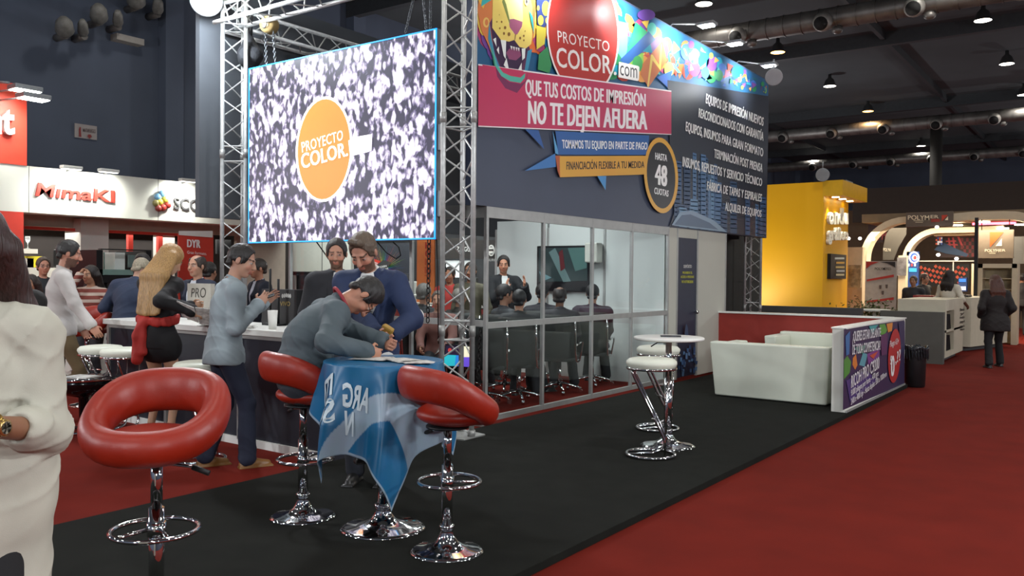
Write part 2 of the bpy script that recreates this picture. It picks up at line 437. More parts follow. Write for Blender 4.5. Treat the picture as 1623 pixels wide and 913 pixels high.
# ---------------------------------------------------------------- people
def V3(*a): return np.array(a, float)
def nrm(v): return v/max(np.linalg.norm(v), 1e-9)
def ik(a, t, l1, l2, pole):
    d = t-a; L = np.linalg.norm(d); L = min(L, (l1+l2)*.995); u = nrm(d); t = a+u*L
    x = (l1*l1-l2*l2+L*L)/(2*L); y = math.sqrt(max(l1*l1-x*x, 0)); p = pole-u*(pole@u)
    return a+u*x+nrm(p)*y, t
def rotx(a): c, s = math.cos(a), math.sin(a); return np.array([[1, 0, 0], [0, c, -s], [0, s, c]])
def rotz(a): c, s = math.cos(a), math.sin(a); return np.array([[c, -s, 0], [s, c, 0], [0, 0, 1]])
def roty(a): c, s = math.cos(a), math.sin(a); return np.array([[c, 0, s], [0, 1, 0], [-s, 0, c]])
D2 = math.radians
def hair_mat(col):
    nm = 'hair_'+col.lstrip('#')
    if nm in MATS: return MATS[nm]
    mt = mat(nm, col, .48, var=.4, scale=1, bump=.6, bscale=1, detail=6); N, L = mt.node_tree.nodes, mt.node_tree.links
    tc = [n for n in N if n.type == 'TEX_COORD'][0]; mp = N.new('ShaderNodeMapping'); mp.inputs['Scale'].default_value = (150, 150, 7); L.new(tc.outputs['Object'], mp.inputs[0])
    for n in N:
        if n.type == 'TEX_NOISE': L.new(mp.outputs[0], n.inputs['Vector'])
    return mt
def person(label, loc, facing, h=1.75, res=.012, female=False, sit=None, lean=0, bend=0, side=0, twist=0, head=(0, 0, 0),
           lh=None, rh=None, lpole=(-.5, -.8, -.3), rpole=(.5, -.8, -.3), lf=None, rf=None, lfd=None, rfd=None, curl=.5, group=None,
           top=None, under=None, jacket=None, bottom=None, skirt=None, shoes='#181818', hair=None, beard=None, skin='#b98a72',
           bulk=1.0, sleeve=1.0, glasses=False, extra=None, lknee=(0, 1, .1), rknee=(0, 1, .1), gloss=.75, hem=.0, fold=.0045, cap=None):
    k = h/1.75
    root = empty('person', loc, facing, label, 'person', group)
    P = V3(0, 0, .93) if sit is None else V3(0, 0, (sit+.09)/k)
    L = D2(lean); B = D2(bend)
    def sp(a, s=side): return nrm(V3(math.sin(D2(s)), math.sin(a)*math.cos(D2(s)), math.cos(a)*math.cos(D2(s))))
    u0, u1, u2 = sp(L*.6), sp(L), sp(L+B)
    W = P+u0*.15; Cc = W+u1*.19; Nn = Cc+u2*.19
    rv = rotz(D2(twist)) @ V3(1, 0, 0); rv = nrm(rv-u2*(rv@u2)); fv = np.cross(u2, rv)
    sw = (.165 if female else .188)*(1+.3*(bulk-1))
    SL, SR = Nn-rv*sw-u2*.062, Nn+rv*sw-u2*.062
    hp, hy, hr = [D2(a) for a in head]      # pitch down +, yaw left +, roll
    Hb = 1.07*np.stack([rv, fv, u2], 1) @ rotz(hy) @ rotx(-hp) @ roty(hr)   # columns: right, fwd, up of the head
    nk = nrm(u2*.9+Hb[:, 2]*.5+fv*.15); Hc = Nn+nk*.100+Hb[:, 2]*.078+Hb[:, 1]*.015
    def IKarm(S, tgt, pole, sgn):
        if tgt is None: tgt = S+V3(sgn*.06, .03, -.52)
        else: tgt = V3(*tgt)/k
        return ik(S, tgt, .285, .255, V3(*pole))
    EL, WL = IKarm(SL, lh, lpole, -1); ER, WR = IKarm(SR, rh, rpole, 1)
    hips = [P+V3(-.088, 0, -.02), P+V3(.088, 0, -.02)]
    fts = [V3(-.11, .02, .085) if lf is None else V3(*lf)/k, V3(.11, .02, .085) if rf is None else V3(*rf)/k]
    kn = []
    for i in range(2):
        kk, ff = ik(hips[i], fts[i], .43, .425, V3(*(lknee if i == 0 else rknee))); kn.append(kk); fts[i] = ff
    Rt = np.stack([rv, fv, u1], 1); Rp = np.stack([V3(1, 0, 0), np.cross(u0, V3(1, 0, 0)), u0], 1)
    bk = bulk; fb = .93 if female else 1.0
    def torso(F, t, kk=.05, low=0.0, chest=True):
        F.ell((P)*k, V3(.158*bk+t, .112*bk+t, .13+t)*k, kk, R=Rp)
        F.ell(W*k, V3(.146*bk*fb+t, .108*bk+t, .16+t)*k, kk, R=Rt)
        F.ell(Cc*k, V3(.165*bk*fb+t, .112*bk+t, .19+t)*k, kk, R=Rt)
        F.ell((Cc+fv*(.045 if female else .02)+u1*.01)*k, V3(.13*bk+t, (.085 if female else .075)+t, .085+t)*k, kk, R=Rt)
        for S in (SL, SR): F.cone((Nn-u2*.03)*k, S*k, (.062+t)*k, (.058*bk+t)*k, kk)
    def arm(F, S, E, Wr, t, upto=1.0, kk=.03):
        F.cone(S*k, E*k, (.052*bk+t)*k, (.042+t)*k, kk)
        if upto > .5: F.cone(E*k, (E+(Wr-E)*min(1, (upto-.5)*2))*k, (.041+t)*k, (.029+t+.004)*k, kk)
    def legs(F, t, tb=0.0, kk=.03, top_=.085):
        for i in range(2):
            F.cone(hips[i]*k, kn[i]*k, (top_*bk+t)*k, (.054+t)*k, kk); F.cone(kn[i]*k, fts[i]*k, (.054+t)*k, (.036+t+tb)*k, kk)
    # ---- body (one continuous surface)
    F = Field(res*k if res > .01 else res)
    torso(F, -.01); legs(F, -.008)
    hd = lambda x, y, z: (Hc+Hb @ V3(x, y, z))*k
    F.cone((Nn-u2*.02)*k, hd(0, -.015, -.05), .054*k, .05*k, .025)
    F.ell(hd(0, -.012, .032), V3(.080, .099, .097)*k, .02, R=Hb)
    F.ell(hd(0, .022, -.03), V3(.064, .072, .087)*k, .02, R=Hb)
    F.ell(hd(0, .058, -.088), V3(.030, .024, .022)*k, .02, R=Hb)
    F.cone(hd(-.032, .078, .028), hd(.032, .078, .028), .013*k, .013*k, .012)
    for sg in (-1, 1):
        F.ell(hd(sg*.031, .094, .008), V3(.017, .014, .012)*k, .008, 's', Hb)
        F.ell(hd(sg*.031, .078, .007), V3(.0135, .0125, .0115)*k, .002, R=Hb)
        F.ell(hd(sg*.040, .060, -.025), V3(.022, .022, .024)*k, .02, R=Hb)
        F.ell(hd(sg*.078, -.008, -.002), V3(.012, .020, .032)*k, .006, R=Hb)
    F.cone(hd(0, .088, .016), hd(0, .108, -.024), .0095*k, .0145*k, .008)
    F.ell(hd(0, .100, -.028), V3(.019, .011, .010)*k, .006, R=Hb)
    F.ell(hd(0, .087, -.055), V3(.026, .010, .008)*k, .006, R=Hb)
    F.ell(hd(0, .085, -.067), V3(.022, .010, .007)*k, .005, R=Hb)
    for (S, E, Wr, fd, sg) in ((SL, EL, WL, lfd, -1), (SR, ER, WR, rfd, 1)):
        arm(F, S, E, Wr, -.004)
        d = nrm(Wr-E) if fd is None else nrm(V3(*fd)); ins = V3(-sg, 0, 0)
        n_ = nrm(ins-d*(ins@d)) if abs(ins@d) < .95 else V3(0, 0, -1)   # palm normal, towards the other hand
        s_ = nrm(np.cross(n_, d))*(-sg)                               # thumb side
        if s_[2] < 0 and abs(d[2]) < .7: s_ = s_ if s_[2] > 0 else -s_
        elif abs(d[2]) >= .7 and s_[1] < 0: s_ = -s_
        pc = Wr+d*.055; Rh = np.stack([s_, n_, d], 1)
        F.ell(pc*k, V3(.041, .018, .055)*k, .012, R=Rh)
        fr = max(.0082*k, F.h*.62)
        for j, (o_, ln) in enumerate(((.030, .072), (.010, .080), (-.010, .074), (-.029, .058))):
            b0 = Wr+d*.088+s_*o_; c1 = curl*(1+.12*j); d1 = nrm(d*math.cos(c1)+n_*math.sin(c1)); d2 = nrm(d*math.cos(c1*2.1)+n_*math.sin(c1*2.1))
            m1 = b0+d1*ln*.5; F.cone(b0*k, m1*k, fr, fr*.95, .005); F.cone(m1*k, (m1+d2*ln*.5)*k, fr*.95, fr*.85, .003)
        t0 = Wr+d*.03+s_*.028; dt = nrm(d*.65+s_*.6+n_*.45); F.cone(t0*k, (t0+dt*.045)*k, fr*1.4, fr*1.15, .008); F.cone((t0+dt*.045)*k, (t0+dt*.04+nrm(d+n_*.6)*.032)*k, fr*1.1, fr*.95, .004)
    for i in range(2):
        fd_ = V3(0, 1, 0); F.cone((fts[i]-V3(0, .02, .03))*k, (fts[i]+fd_*.13-V3(0, 0, .055))*k, .032*k, .024*k, .02)
    sk = lin(skin); hc = lin(hair[1]) if hair else sk
    def colfn(V):
        q = (V/k-Hc) @ Hb/1.145; c = np.tile(np.array(sk), (len(V), 1)); x, y, z = q.T; ax_ = np.abs(x)
        def setc(m_, cc, a=1.0): c[m_] = c[m_]*(1-a)+np.array(cc)*a
        near = (np.abs(x) < .11) & (np.abs(z) < .14) & (np.abs(y) < .14)
        setc(near & (((ax_-.034)/.03)**2+((y-.07)/.03)**2+((z+.03)/.022)**2 < 1), [sk[0]*1.08, sk[1]*.82, sk[2]*.8], .6)
        setc(near & (y > .05) & (ax_ < .025) & (z < -.047) & (z > -.075), [sk[0]*.8, sk[1]*.5, sk[2]*.5], .9)
        if beard: setc(near & (((y > -.01) & (z < -.035) & (y < .2)) & ~((ax_ < .022) & (z > -.072) & (z < -.05))) & (z < -.03-(.03-ax_)*.3) & (z > -.125), lin(beard), .8)
        setc(near & (y > .05) & (ax_ > .012) & (ax_ < .052) & (z > .024) & (z < .035), [v*.35 for v in hc], .85)
        e = near & (y > .068) & (((ax_-.031)/.0135)**2+((z-.007)/.0062)**2 < 1)
        setc(e, (.34, .31, .29)); setc(e & ((ax_-.031)**2+(z-.007)**2 < .0062**2), (.02, .012, .01))
        return c
    fobj('body', F, attr_mat('skin', .5, spec=.35), root, colfn)
    # ---- clothes
    def cloth(name, m_, build, fd=fold, hh=None):
        G = Field(hh or F.h*1.05); build(G); G.fn = folds(fd*k, ph=R_.random()*6); fobj(name, G, m_, root); return G
    def cm(col, rough=.8): return mat('cloth_'+str(col).lstrip('#')+('_s' if rough < .6 else ''), col, rough, var=.10, scale=5, bump=.12, bscale=420)
    def cutneck(G, r=.052, dz=0.0):
        G.cone((Nn+u2*(.035+dz)+fv*.02)*k, (Nn+u2*.25)*k, r*k, r*k, .008, 's')
    def collar(G, t=.0):
        for a in range(12):
            a0, a1 = 2*math.pi*a/12, 2*math.pi*(a+1)/12
            p = [Nn+u2*(.03-.022*math.sin(q))+rv*math.cos(q)*(.060+t)+fv*(.012+math.sin(q)*(.058+t)) for q in (a0, a1)]
            if abs(a-2.5) < .6 and t > 0: continue
            G.cone(p[0]*k, p[1]*k, .013*k, .013*k, .008)
    if bottom:
        def b_(G):
            G.ell((P+V3(0, 0, -.005))*k, V3(.160*bk, .113*bk, .115)*k, .03, R=Rp); G.ell((P+u0*.07)*k, V3(.142*bk, .102*bk, .07)*k, .03, R=Rp)
            legs(G, .012, .022)
            for i in range(2): G.ell((fts[i]+V3(0, .01, -.16))*k, V3(.2, .2, .105)*k, .004, 's')
        cloth('trousers', cm(bottom), b_, .004)
    if skirt:
        def s_(G):
            G.ell(P*k, V3(.175*bk, .13*bk, .12)*k, .03, R=Rp)
            mid = (hips[0]+hips[1])/2
            for i in range(2):
                G.cone((hips[i])*k, (hips[i]+(kn[i]-hips[i])*skirt[1])*k, .105*k, .10*k, .06)
            for q_ in (.2, .5, .8, 1.0): G.ell((mid+((kn[0]+kn[1])/2-mid)*skirt[1]*q_)*k, V3(.178*bk, .125, .10)*k, .06)
            e = (hips[0]+hips[1])/2+((kn[0]+kn[1])/2-mid)*(skirt[1]+.22); G.rbox((e+V3(0, 0, -.12))*k, V3(.3, .3, .10)*k, .002, .004, 's')
        cloth('skirt', cm(skirt[0]), s_, .003)
    for key, spec_, t in (('shirt', top, .012), ('under', under, .008), ('jacket', jacket, .025)):
        if not spec_: continue
        def c_(G, t=t, key=key):
            torso(G, t, .04)
            hm = ((.17 if key == 'jacket' else .09)+hem)*(1 if sit is None else .25)
            if hem > .2: G.ell((W-u0*.02)*k, V3(.178*bk+t, .13*bk+t, .2)*k, .08, R=Rt); G.ell((P)*k, V3(.182*bk+t, .14*bk+t, .2)*k, .08, R=Rp)
            for q_ in (np.linspace(.05, .97, 8) if hm > .2 else (.05, .8)):
                G.ell((P-u0*hm*q_)*k, V3((.168+.012*q_)*bk+t, (.122+.02*q_)*bk+t, .16)*k, .05, R=Rp)
            G.rbox((P-u0*(hm+.2))*k, V3(.45, .45, .2)*k, .005, .012, 's', Rp)
            up = sleeve if key != 'under' else .3
            for (S, E, Wr) in ((SL, EL, WL), (SR, ER, WR)):
                arm(G, S, E, Wr, t+.004, up); q = E+(Wr-E)*min(1, max(0, (up-.5)*2)) if up > .5 else E
                d = nrm(Wr-E); cu_ = .045 if up < .9 else .012; G.cone((q-d*cu_)*k, (q+d*.002)*k, (.036+t+(.014 if up < .9 else .007))*k, (.036+t+(.016 if up < .9 else .007))*k, .006)
                if up > .5: G.cone((q+d*(.036+t+.02))*k, (q+d*.14)*k, (.030+t)*k, .03*k, .003, 's')
            cutneck(G, .054 if key == 'shirt' else .05)
            collar(G, .006 if key == 'jacket' else 0)
            if key == 'jacket' and jacket_open:
                G.cone((Nn+fv*.125)*k, (Cc+fv*.165)*k, .07*k, .075*k, .012, 's'); G.cone((Cc+fv*.165)*k, (W+fv*.165)*k, .075*k, .062*k, .012, 's'); G.cone((W+fv*.165)*k, (P+fv*.18-V3(0, 0, .3))*k, .062*k, .07*k, .01, 's')
                for sg in (-1, 1):
                    G.cone((Nn+rv*sg*.082+fv*.05-u2*.01)*k, (Cc+rv*sg*.085+fv*.135+u1*.02)*k, .014*k, .024*k, .01); G.cone((Cc+rv*sg*.085+fv*.135+u1*.02)*k, (W+rv*sg*.052+fv*.135)*k, .022*k, .008*k, .01)
        jacket_open = under is not None
        nm = {'shirt': 'shirt', 'under': 'shirt', 'jacket': 'jacket'}[key]
        cloth(nm, spec_ if not isinstance(spec_, str) else cm(spec_, gloss), c_, {'shirt': fold, 'under': .001, 'jacket': fold*1.1}[key])
    if shoes and res < .02:
        for i in range(2):
            G = Field(max(F.h, .009)); a = fts[i]; G.cone((a+V3(0, -.035, -.055))*k, (a+V3(0, .06, -.052))*k, .033*k, .037*k, .02); G.cone((a+V3(0, .06, -.052))*k, (a+V3(0, .16, -.06))*k, .037*k, .026*k, .02)
            G.rbox((a+V3(0, .065, -.08))*k, V3(.042, .135, .012)*k, .008, .008)
            fobj('shoe', G, mat('leather_'+shoes.lstrip('#'), shoes, .4, var=.1), root)
    # ---- hair
    if hair and hair[0] != 'bald':
        st = hair[0]; G = Field(max(res*.85, .006))
        t = .009 if st in ('short', 'balding') else .014
        G.ell(hd(0, -.014, .036), V3(.083+t, .102+t, .098+t)*k, .01, R=Hb)
        if st == 'balding': pass
        G.ell(hd(0, .112, -.008), V3(.094, .092, .118)*k, .012, 's', Hb)
        G.rbox(hd(0, .03, -.10), V3(.2, .2, .09)*k, .01, .02, 's', Hb) if st in ('short', 'balding') else None
        for sg in (-1, 1):
            if st != 'long': G.ell(hd(sg*.09, .005, -.01), V3(.03, .028, .036)*k, .006, 's', Hb)
            G.cone(hd(sg*.074, .015, .02), hd(sg*.076, .018, -.015), .010*k, .008*k, .008)
        if st == 'balding': G.ell(hd(0, .02, .13), V3(.062, .12, .065)*k, .01, 's', Hb); G.cone(hd(-.05, -.07, -.03), hd(.05, -.07, -.03), .03*k, .03*k, .02)
        G.cone(hd(-.04, -.075, -.035), hd(.04, -.075, -.035), .026*k, .026*k, .02)
        if st == 'short' and len(hair) > 2: G.cone(hd(-.03, .065, .115), hd(.035, .055, .12), .024*k, .022*k, .02)
        if st == 'long':
            bk_ = -fv
            for dx, ln, r0 in ((-.06, .30, .045), (-.03, .33, .045), (0, .34, .05), (.03, .31, .045), (.06, .30, .045), (-.085, .24, .034), (.085, .22, .034)):
                a = hd(dx, -.045, .0); b = Nn*k+rv*dx*1.3*k+bk_*.085*k; G.cone(a, b, r0*k, r0*.95*k, .04)
                ll = (hair[2] if len(hair) > 2 else .3)*(.85+ln*.45); G.cone(b, b-u2*ll*k+bk_*.035*k*(1 if dx == 0 else .6), r0*.95*k, r0*.38*k, .03)
        if st == 'bun': G.ell(hd(0, -.12, .05), V3(.05, .045, .05)*k, .015, R=Hb)
        def hf(D, X, Y, Z): return (D+(.0016 if st == 'long' else .0022)*np.sin(150*X+8*np.sin(9*Z))*np.sin(120*Y+6*np.sin(11*Z))).astype(np.float32)
        G.fn = hf
        fobj('hair', G, hair_mat(hair[1]), root)
    if glasses:
        mb = MB(); f3 = lambda x, y, z: Vector(hd(x, y, z))
        for sg in (-1, 1):
            pts = [f3(sg*.033+.022*math.cos(a), .098, .006+.016*math.sin(a)) for a in np.linspace(0, 2*math.pi, 12, False)]
            mb.tube(pts, .0022, 6, closed=True); mb.tube([f3(sg*.055, .096, .01), f3(sg*.078, .03, .008), f3(sg*.08, -.01, .0)], .002, 6)
        mb.tube([f3(-.011, .1, .009), f3(.011, .1, .009)], .002, 6)
        mb.build('spectacles', mat('spectacle_black', '#101010', .3), root)
    info = dict(root=root, k=k, Hc=Hc, Hb=Hb, WL=WL, WR=WR, EL=EL, ER=ER, P=P, W=W, Cc=Cc, Nn=Nn, fv=fv, rv=rv, u2=u2, u1=u1, hips=hips, kn=kn, fts=fts)
    info['w'] = lambda p: Matrix.Rotation(facing, 4, 'Z').to_3x3() @ Vector(np.asarray(p)*k)+Vector(loc)
    return info
def face_dir(x, phi, y=600):
    """rotation about Z so that local +Y looks phi degrees clockwise from straight away from the viewer standing where pixel column x is seen"""
    r = ray(x, y); a = math.atan2(r[0], r[1]); a += math.radians(phi)
    return -a
def wloc(loc, facing, p):
    """world point to a person's local frame"""
    return tuple(Matrix.Rotation(-facing, 4, 'Z').to_3x3() @ (Vector(p)-Vector(loc)))
# ================================================================ the hall
FZ = -0.05
red_carpet = mat('red_carpet', '#65190f', .95, var=.10, scale=3, bump=.35, bscale=500, spec=.12)
black_carpet = mat('black_carpet', '#191a17', .97, var=.16, scale=5, bump=.4, bscale=420, spec=.12)
dark_wall = mat('hall_wall_paint', '#454d5c', .9, var=.12, scale=.6)
dark_ceil = mat('hall_ceiling_paint', '#3b4043', .92, var=.2, scale=.35)
X0, X1, Y0, Y1, ZC = -20.0, 14.0, -9.0, 68.0, 10.0
def struct(o, **kw): o['kind'] = 'structure'; return o
struct(MB().box((X0, Y0, FZ-.1), (X1, Y1, FZ)).build('floor', red_carpet))
struct(MB().box((X0, Y0, ZC), (X1, Y1, ZC+.2)).build('ceiling', dark_ceil))
wl = struct(MB().box((X0-.2, Y0, FZ), (X0, Y1, ZC)).build('wall_left', dark_wall))
struct(MB().box((X1, Y0, FZ), (X1+.2, Y1, ZC)).build('wall_right', dark_wall))
struct(MB().box((X0, Y1, FZ), (X1, Y1+.2, ZC)).build('wall_back', dark_wall))
struct(MB().box((X0, Y0-.2, FZ), (X1, Y0, ZC)).build('wall_front', dark_wall))
for y in np.arange(Y0+2, Y1, 6.4):
    struct(MB().box((X0, y, FZ), (X0+.35, y+.5, ZC)).build('trim_1', dark_wall))
# roof beams
beam_m = mat('roof_steel', '#2b2e31', .7, var=.15)
for i, y in enumerate(np.arange(6, 66, 12.7)):
    o = MB().box((X0, y-.12, ZC-.45), (X1, y+.12, ZC)).build('trim_2', beam_m); struct(o)
for x in (-16.0, -6.9, 0.6, 7.5):
    o = MB().box((x-.07, Y0, ZC-.28), (x+.07, Y1, ZC)).build('trim_3', beam_m); struct(o)
# platform of the stand
plat = MB().box((-5.22, -5.5, FZ), (-2.51, 13.2, 0.0), .004).build('floor_platform', black_carpet); struct(plat)
# air ducts with ball nozzles
duct_m = mat('galvanised_duct', '#6d6a66', .45, .6, var=.25, scale=3)
noz_m = mat('duct_nozzle_steel', '#8a8781', .5, .4, var=.2)
noz_d = mat('duct_dark_throat', '#0c0c0c', .9)
def duct(Yd, xs, label, r=.3, zc=8.8):
    root = empty('air_duct', (0, Yd, zc), 0, label, 'duct', 'spiral air ducts under the roof')
    mb = MB(); x = -19.6
    while x < 13:                       # ribbed spiral duct
        mb.tube([(x, 0, 0), (x+.49, 0, 0)], r, 18, cap=False); mb.tube([(x+.46, 0, 0), (x+.50, 0, 0)], r+.018, 18, cap=False); x += .5
    mb.build('pipe', duct_m, root)
    for nx in xs:
        m2 = MB(); m2.lathe([(.20, -.0), (.24, .02), (.27, .1), (.25, .2), (.2, .3)], n=18)
        no = m2.build('nozzle', noz_m, root); no.location = (nx, -.26, -.12); no.rotation_euler = (math.radians(115), 0, 0)
        m3 = MB(); m3.lathe([(0.0, .05), (.19, .04)], n=18); t = m3.build('nozzle_throat', noz_d, no); t.location = (0, 0, .27)
        m4 = MB(); m4.ell((nx+.32, -.05, -.36), (.16, .14, .12), 10, 6); m4.build('damper', duct_m, root)
duct(24.6, [-14.3, -11.8, -9.4, -6.95, -4.6, -2.2, .3], 'nearest ribbed air duct crossing the dark ceiling with round nozzles')
duct(43.6, [-16.5, -14.3, -11.9, -9.5, -7.2, -4.85, -2.4], 'middle air duct crossing under the roof, below the warm lamps')
duct(56.2, [-16.5, -14.0, -11.8, -9.5, -7.25, -4.8], 'farthest air duct, low in the dark over the arched stands')
# hall lamps
hous = mat('lamp_housing', '#303030', .5)
disc_c = mat('lamp_disc_cool', '#fff8ea', .5, emit='#fff6e6', estr=14)
disc_w = mat('lamp_disc_warm', '#ffb060', .5, emit='#ffb25c', estr=14)
def inframe(p, m=20):
    d = np.array(p)-CAM; z = d@FW
    if z < .1: return False
    x, y = IW/2+FPX*(d@RT)/z, IH/2-FPX*(d@UP)/z; return -m < x < IW+m and -m < y < IH+m
ORD = ['nearest', 'second', 'third', 'fourth', 'fifth', 'sixth', 'seventh', 'eighth', 'ninth', 'tenth']
ROWN = {-10.15: 'in the row that runs on from the fascia', -3.7: 'in the row high over the red aisle'}; RC = {}
def lamp(X, Y, warm):
    RC[X] = RC.get(X, -1)+1
    nm = 'round ceiling lamp glowing %s, %s %s' % ('warm orange' if warm else 'white', ORD[RC[X]], ROWN[X])
    return empty('ceiling_lamp', (X, Y, LAMP_Z), 0, nm, 'lamp', 'round lamps under the roof')
bell = MB().lathe([(.26, 0), (.25, .03), (.17, .26), (.07, .36), (.06, .5)], n=20).mesh('bell', hous)
dsc = {0: MB().lathe([(0, 0), (.245, 0.0)], n=20).mesh('diffuser', disc_c), 1: MB().lathe([(0, 0), (.245, 0.0)], n=20).mesh('diffuser', disc_w)}
for X, Y, warm in HALL_LAMPS:
    if X not in ROWN or not inframe((X, Y, LAMP_Z)): continue
    t = lamp(X, Y, warm)
    for nm, me in (('bell', bell), ('diffuser', dsc[int(warm)])):
        o = bpy.data.objects.new(nm, me); C.objects.link(o); o.parent = t
        if nm == 'diffuser': o.location = (0, 0, -.0)
# sign on the left hall wall
sg = empty('wall_sign', (-19.98, 10.35, 4.8), 0, 'small white fire extinguisher sign high on the dark wall', 'sign')
a, b = gx(119, 195, -19.96), gx(154, 222, -19.96)
sg.location = (0, 0, 0)
MB().box((-20.0, a.y, b.z), (-19.97, b.y, a.z)).build('board', mat('sign_white', '#8f8886', .6), sg)
pr = Print(lambda x, y: gx(x, y, -19.965), (1, 0, 0), .003)
pr.poly([(125, 204), (128, 204), (129, 217), (125, 216.5)], '#7c3030'); pr.poly([(125.6, 201.5), (128, 201.5), (128, 204), (125.6, 204)], '#7c3030')
pr.text('MATAFUEGOS', [(131.5, 203.5), (131.5, 209), (151.5, 205.5), (151.5, 211)], '#4a3535', .01)
pr.poly([(139, 213), (144, 213.5), (144, 215.5), (146, 215.7), (141.5, 220), (137.5, 215), (139, 215)], '#7c3030')
pr.build('print', sg, attr_mat('print_sign', .6))
# duct ends high on the left
LBN = ('lowest and leftmost round air nozzle of the dark row at upper left', 'small air nozzle right of the leftmost one at upper left', 'middle large air nozzle of the dark row at upper left', 'small air nozzle right of the middle large one at upper left', 'large air nozzle at the top edge, left of the flood lamp', 'small air nozzle at the top edge, nearest the flood lamp')
for i, (x, y, d, s) in enumerate([(103, 52, 22, .25), (132, 54, 22, .15), (157, 31, 21, .25), (187, 39, 21, .15), (216, 7, 20, .27), (250, 19, 20, .17)]):
    p = gx(x, y, -19.4); hgt = ZC-p.z
    t = empty('air_nozzle', p, 0, LBN[i], 'nozzle', 'air nozzles above the left stands')
    MB().lathe([(s*.62, 0), (s*.8, .08), (s*.7, .3), (s*.4, .42)], n=16).build('bell_housing', mat('nozzle_dusty', '#5d5c58', .6, var=.3), t).rotation_euler = (math.radians(60), 0, math.radians(60))
    MB().tube([(-.15, .1, -.0), (-.62, .1, -.0)], .09, 8).build('feed_pipe', duct_m, t)
tag(MB().box((-19.99, 6.0, 6.05), (-19.7, 6.7, 6.2)).build('wall_fixture', mat('fixture_grey', '#8a8680', .6)), 'small pale fixture high on the dark wall', 'fixture').location = Vector(gx(202, 64, -19.85))-Vector((-19.85, 6.35, 6.12))
# ================================================================ the stand: trusses, fascia, screen, glass room
alu = mat('truss_aluminium', '#b2b4b2', .38, .45, var=.12, scale=20)
alu2 = mat('extruded_aluminium', '#a2a3a0', .42, .45, var=.08)
chrome = mat('chrome', '#d8d8d8', .06, 1.0, var=.02)
black_metal = mat('black_metal', '#17181a', .45, .3)
cyl = MB().tube([(0, 0, 0), (0, 0, 1)], 1.0, 8, cap=False).mesh('brace', alu)
def rod(a, b, r, parent, name='brace', me=None):
    a, b = Vector(a), Vector(b); d = b-a
    o = bpy.data.objects.new(name, me or cyl); C.objects.link(o); o.parent = parent
    o.matrix_local = Matrix.Translation(a) @ d.to_track_quat('Z', 'X').to_matrix().to_4x4() @ Matrix.Diagonal((r, r, d.length, 1))
    return o
def truss(p0, p1, u, v, label, base=False, s=.24, step=.24, rt=.025, sections=1.0, group=None, name='truss_tower', joint=True):
    """triangular lattice truss from p0 to p1; u, v: unit directions of its flat face and of its apex"""
    p0, p1, u, v = Vector(p0), Vector(p1), Vector(u).normalized(), Vector(v).normalized(); ax = (p1-p0).normalized(); L = (p1-p0).length
    root = empty(name, p0, 0, label, 'truss', group)
    cs = [-u*s/2, u*s/2, v*s*.86]; A = ax*L
    for c in cs: MB().tube([c, c+A], rt, 14).build('chord', alu, root)
    n = int(L/step); st = L/n
    for (i, j) in ((0, 1), (1, 2), (2, 0)):
        for q in range(n):
            a, b = (cs[i], cs[j]) if q % 2 == 0 else (cs[j], cs[i])
            rod(a+ax*(q*st+.02), b+ax*((q+1)*st-.02), .0085, root)
    if joint:
        z = sections
        while z < L-.2:
            for c in cs: MB().tube([c+ax*(z-.05), c+ax*(z+.05)], rt+.006, 12).build('coupler', alu2, root)
            for dz in (-.09, .09):
                for (i, j) in ((0, 1), (1, 2), (2, 0)): rod(cs[i]+ax*(z+dz), cs[j]+ax*(z+dz), .009, root)
            z += 2.0
    if base:
        MB().prism([(-s*.85, -s*.35, .0), (s*.85, -s*.35, .0), (s*.55, s*1.0, .0), (-s*.55, s*1.0, .0)], (0, 0, .012)).build('base_plate', alu2, root).matrix_local = Matrix(((u.x, v.x, 0, 0), (u.y, v.y, 0, 0), (0, 0, 1, 0), (0, 0, 0, 1)))
        for c in cs: MB().tube([c+Vector((0, 0, .012)), c+Vector((0, 0, .07))], rt+.012, 12).build('foot_socket', alu2, root)
    return root
TY = 6.2
tm = gz(738, 692)
truss((-5.20, tm.y, 0), (-5.20, tm.y, 5.3), (0, 1, 0), (1, 0, 0), 'aluminium lattice truss post between the big screen and the printed fascia', True, s=.29)
truss((-8.80, TY+.15, FZ), (-8.80, TY+.15, 4.85), (0, 1, 0), (1, 0, 0), 'aluminium lattice truss post left of the big screen, under the flood lamp', True, s=.29)
tr = gx(1184, 500, -5.80)
truss((-5.80, tr.y, FZ), (-5.80, tr.y, 5.0), (0, 1, 0), (1, 0, 0), 'aluminium lattice truss post below the right end of the printed fascia', True, s=.29)
truss((-8.75, TY, 4.47), (-5.1, TY, 4.47), (0, 1, 0), (0, -.1, 1), 'horizontal truss bridging above the big screen', name='truss_beam', s=.3, joint=False, step=.3)
truss((-8.9, TY+.2, 4.5), (-8.9, 15.2, 4.5), (1, 0, 0), (.1, 0, 1), 'horizontal truss running back from the corner behind the big screen', name='truss_beam', s=.3, joint=False, step=.3)
truss((-8.9, 15.2, 4.5), (-5.4, 15.2, 4.5), (0, 1, 0), (0, 0, 1), 'horizontal truss closing the far end of the stand', name='truss_beam', s=.3, joint=False, step=.3)

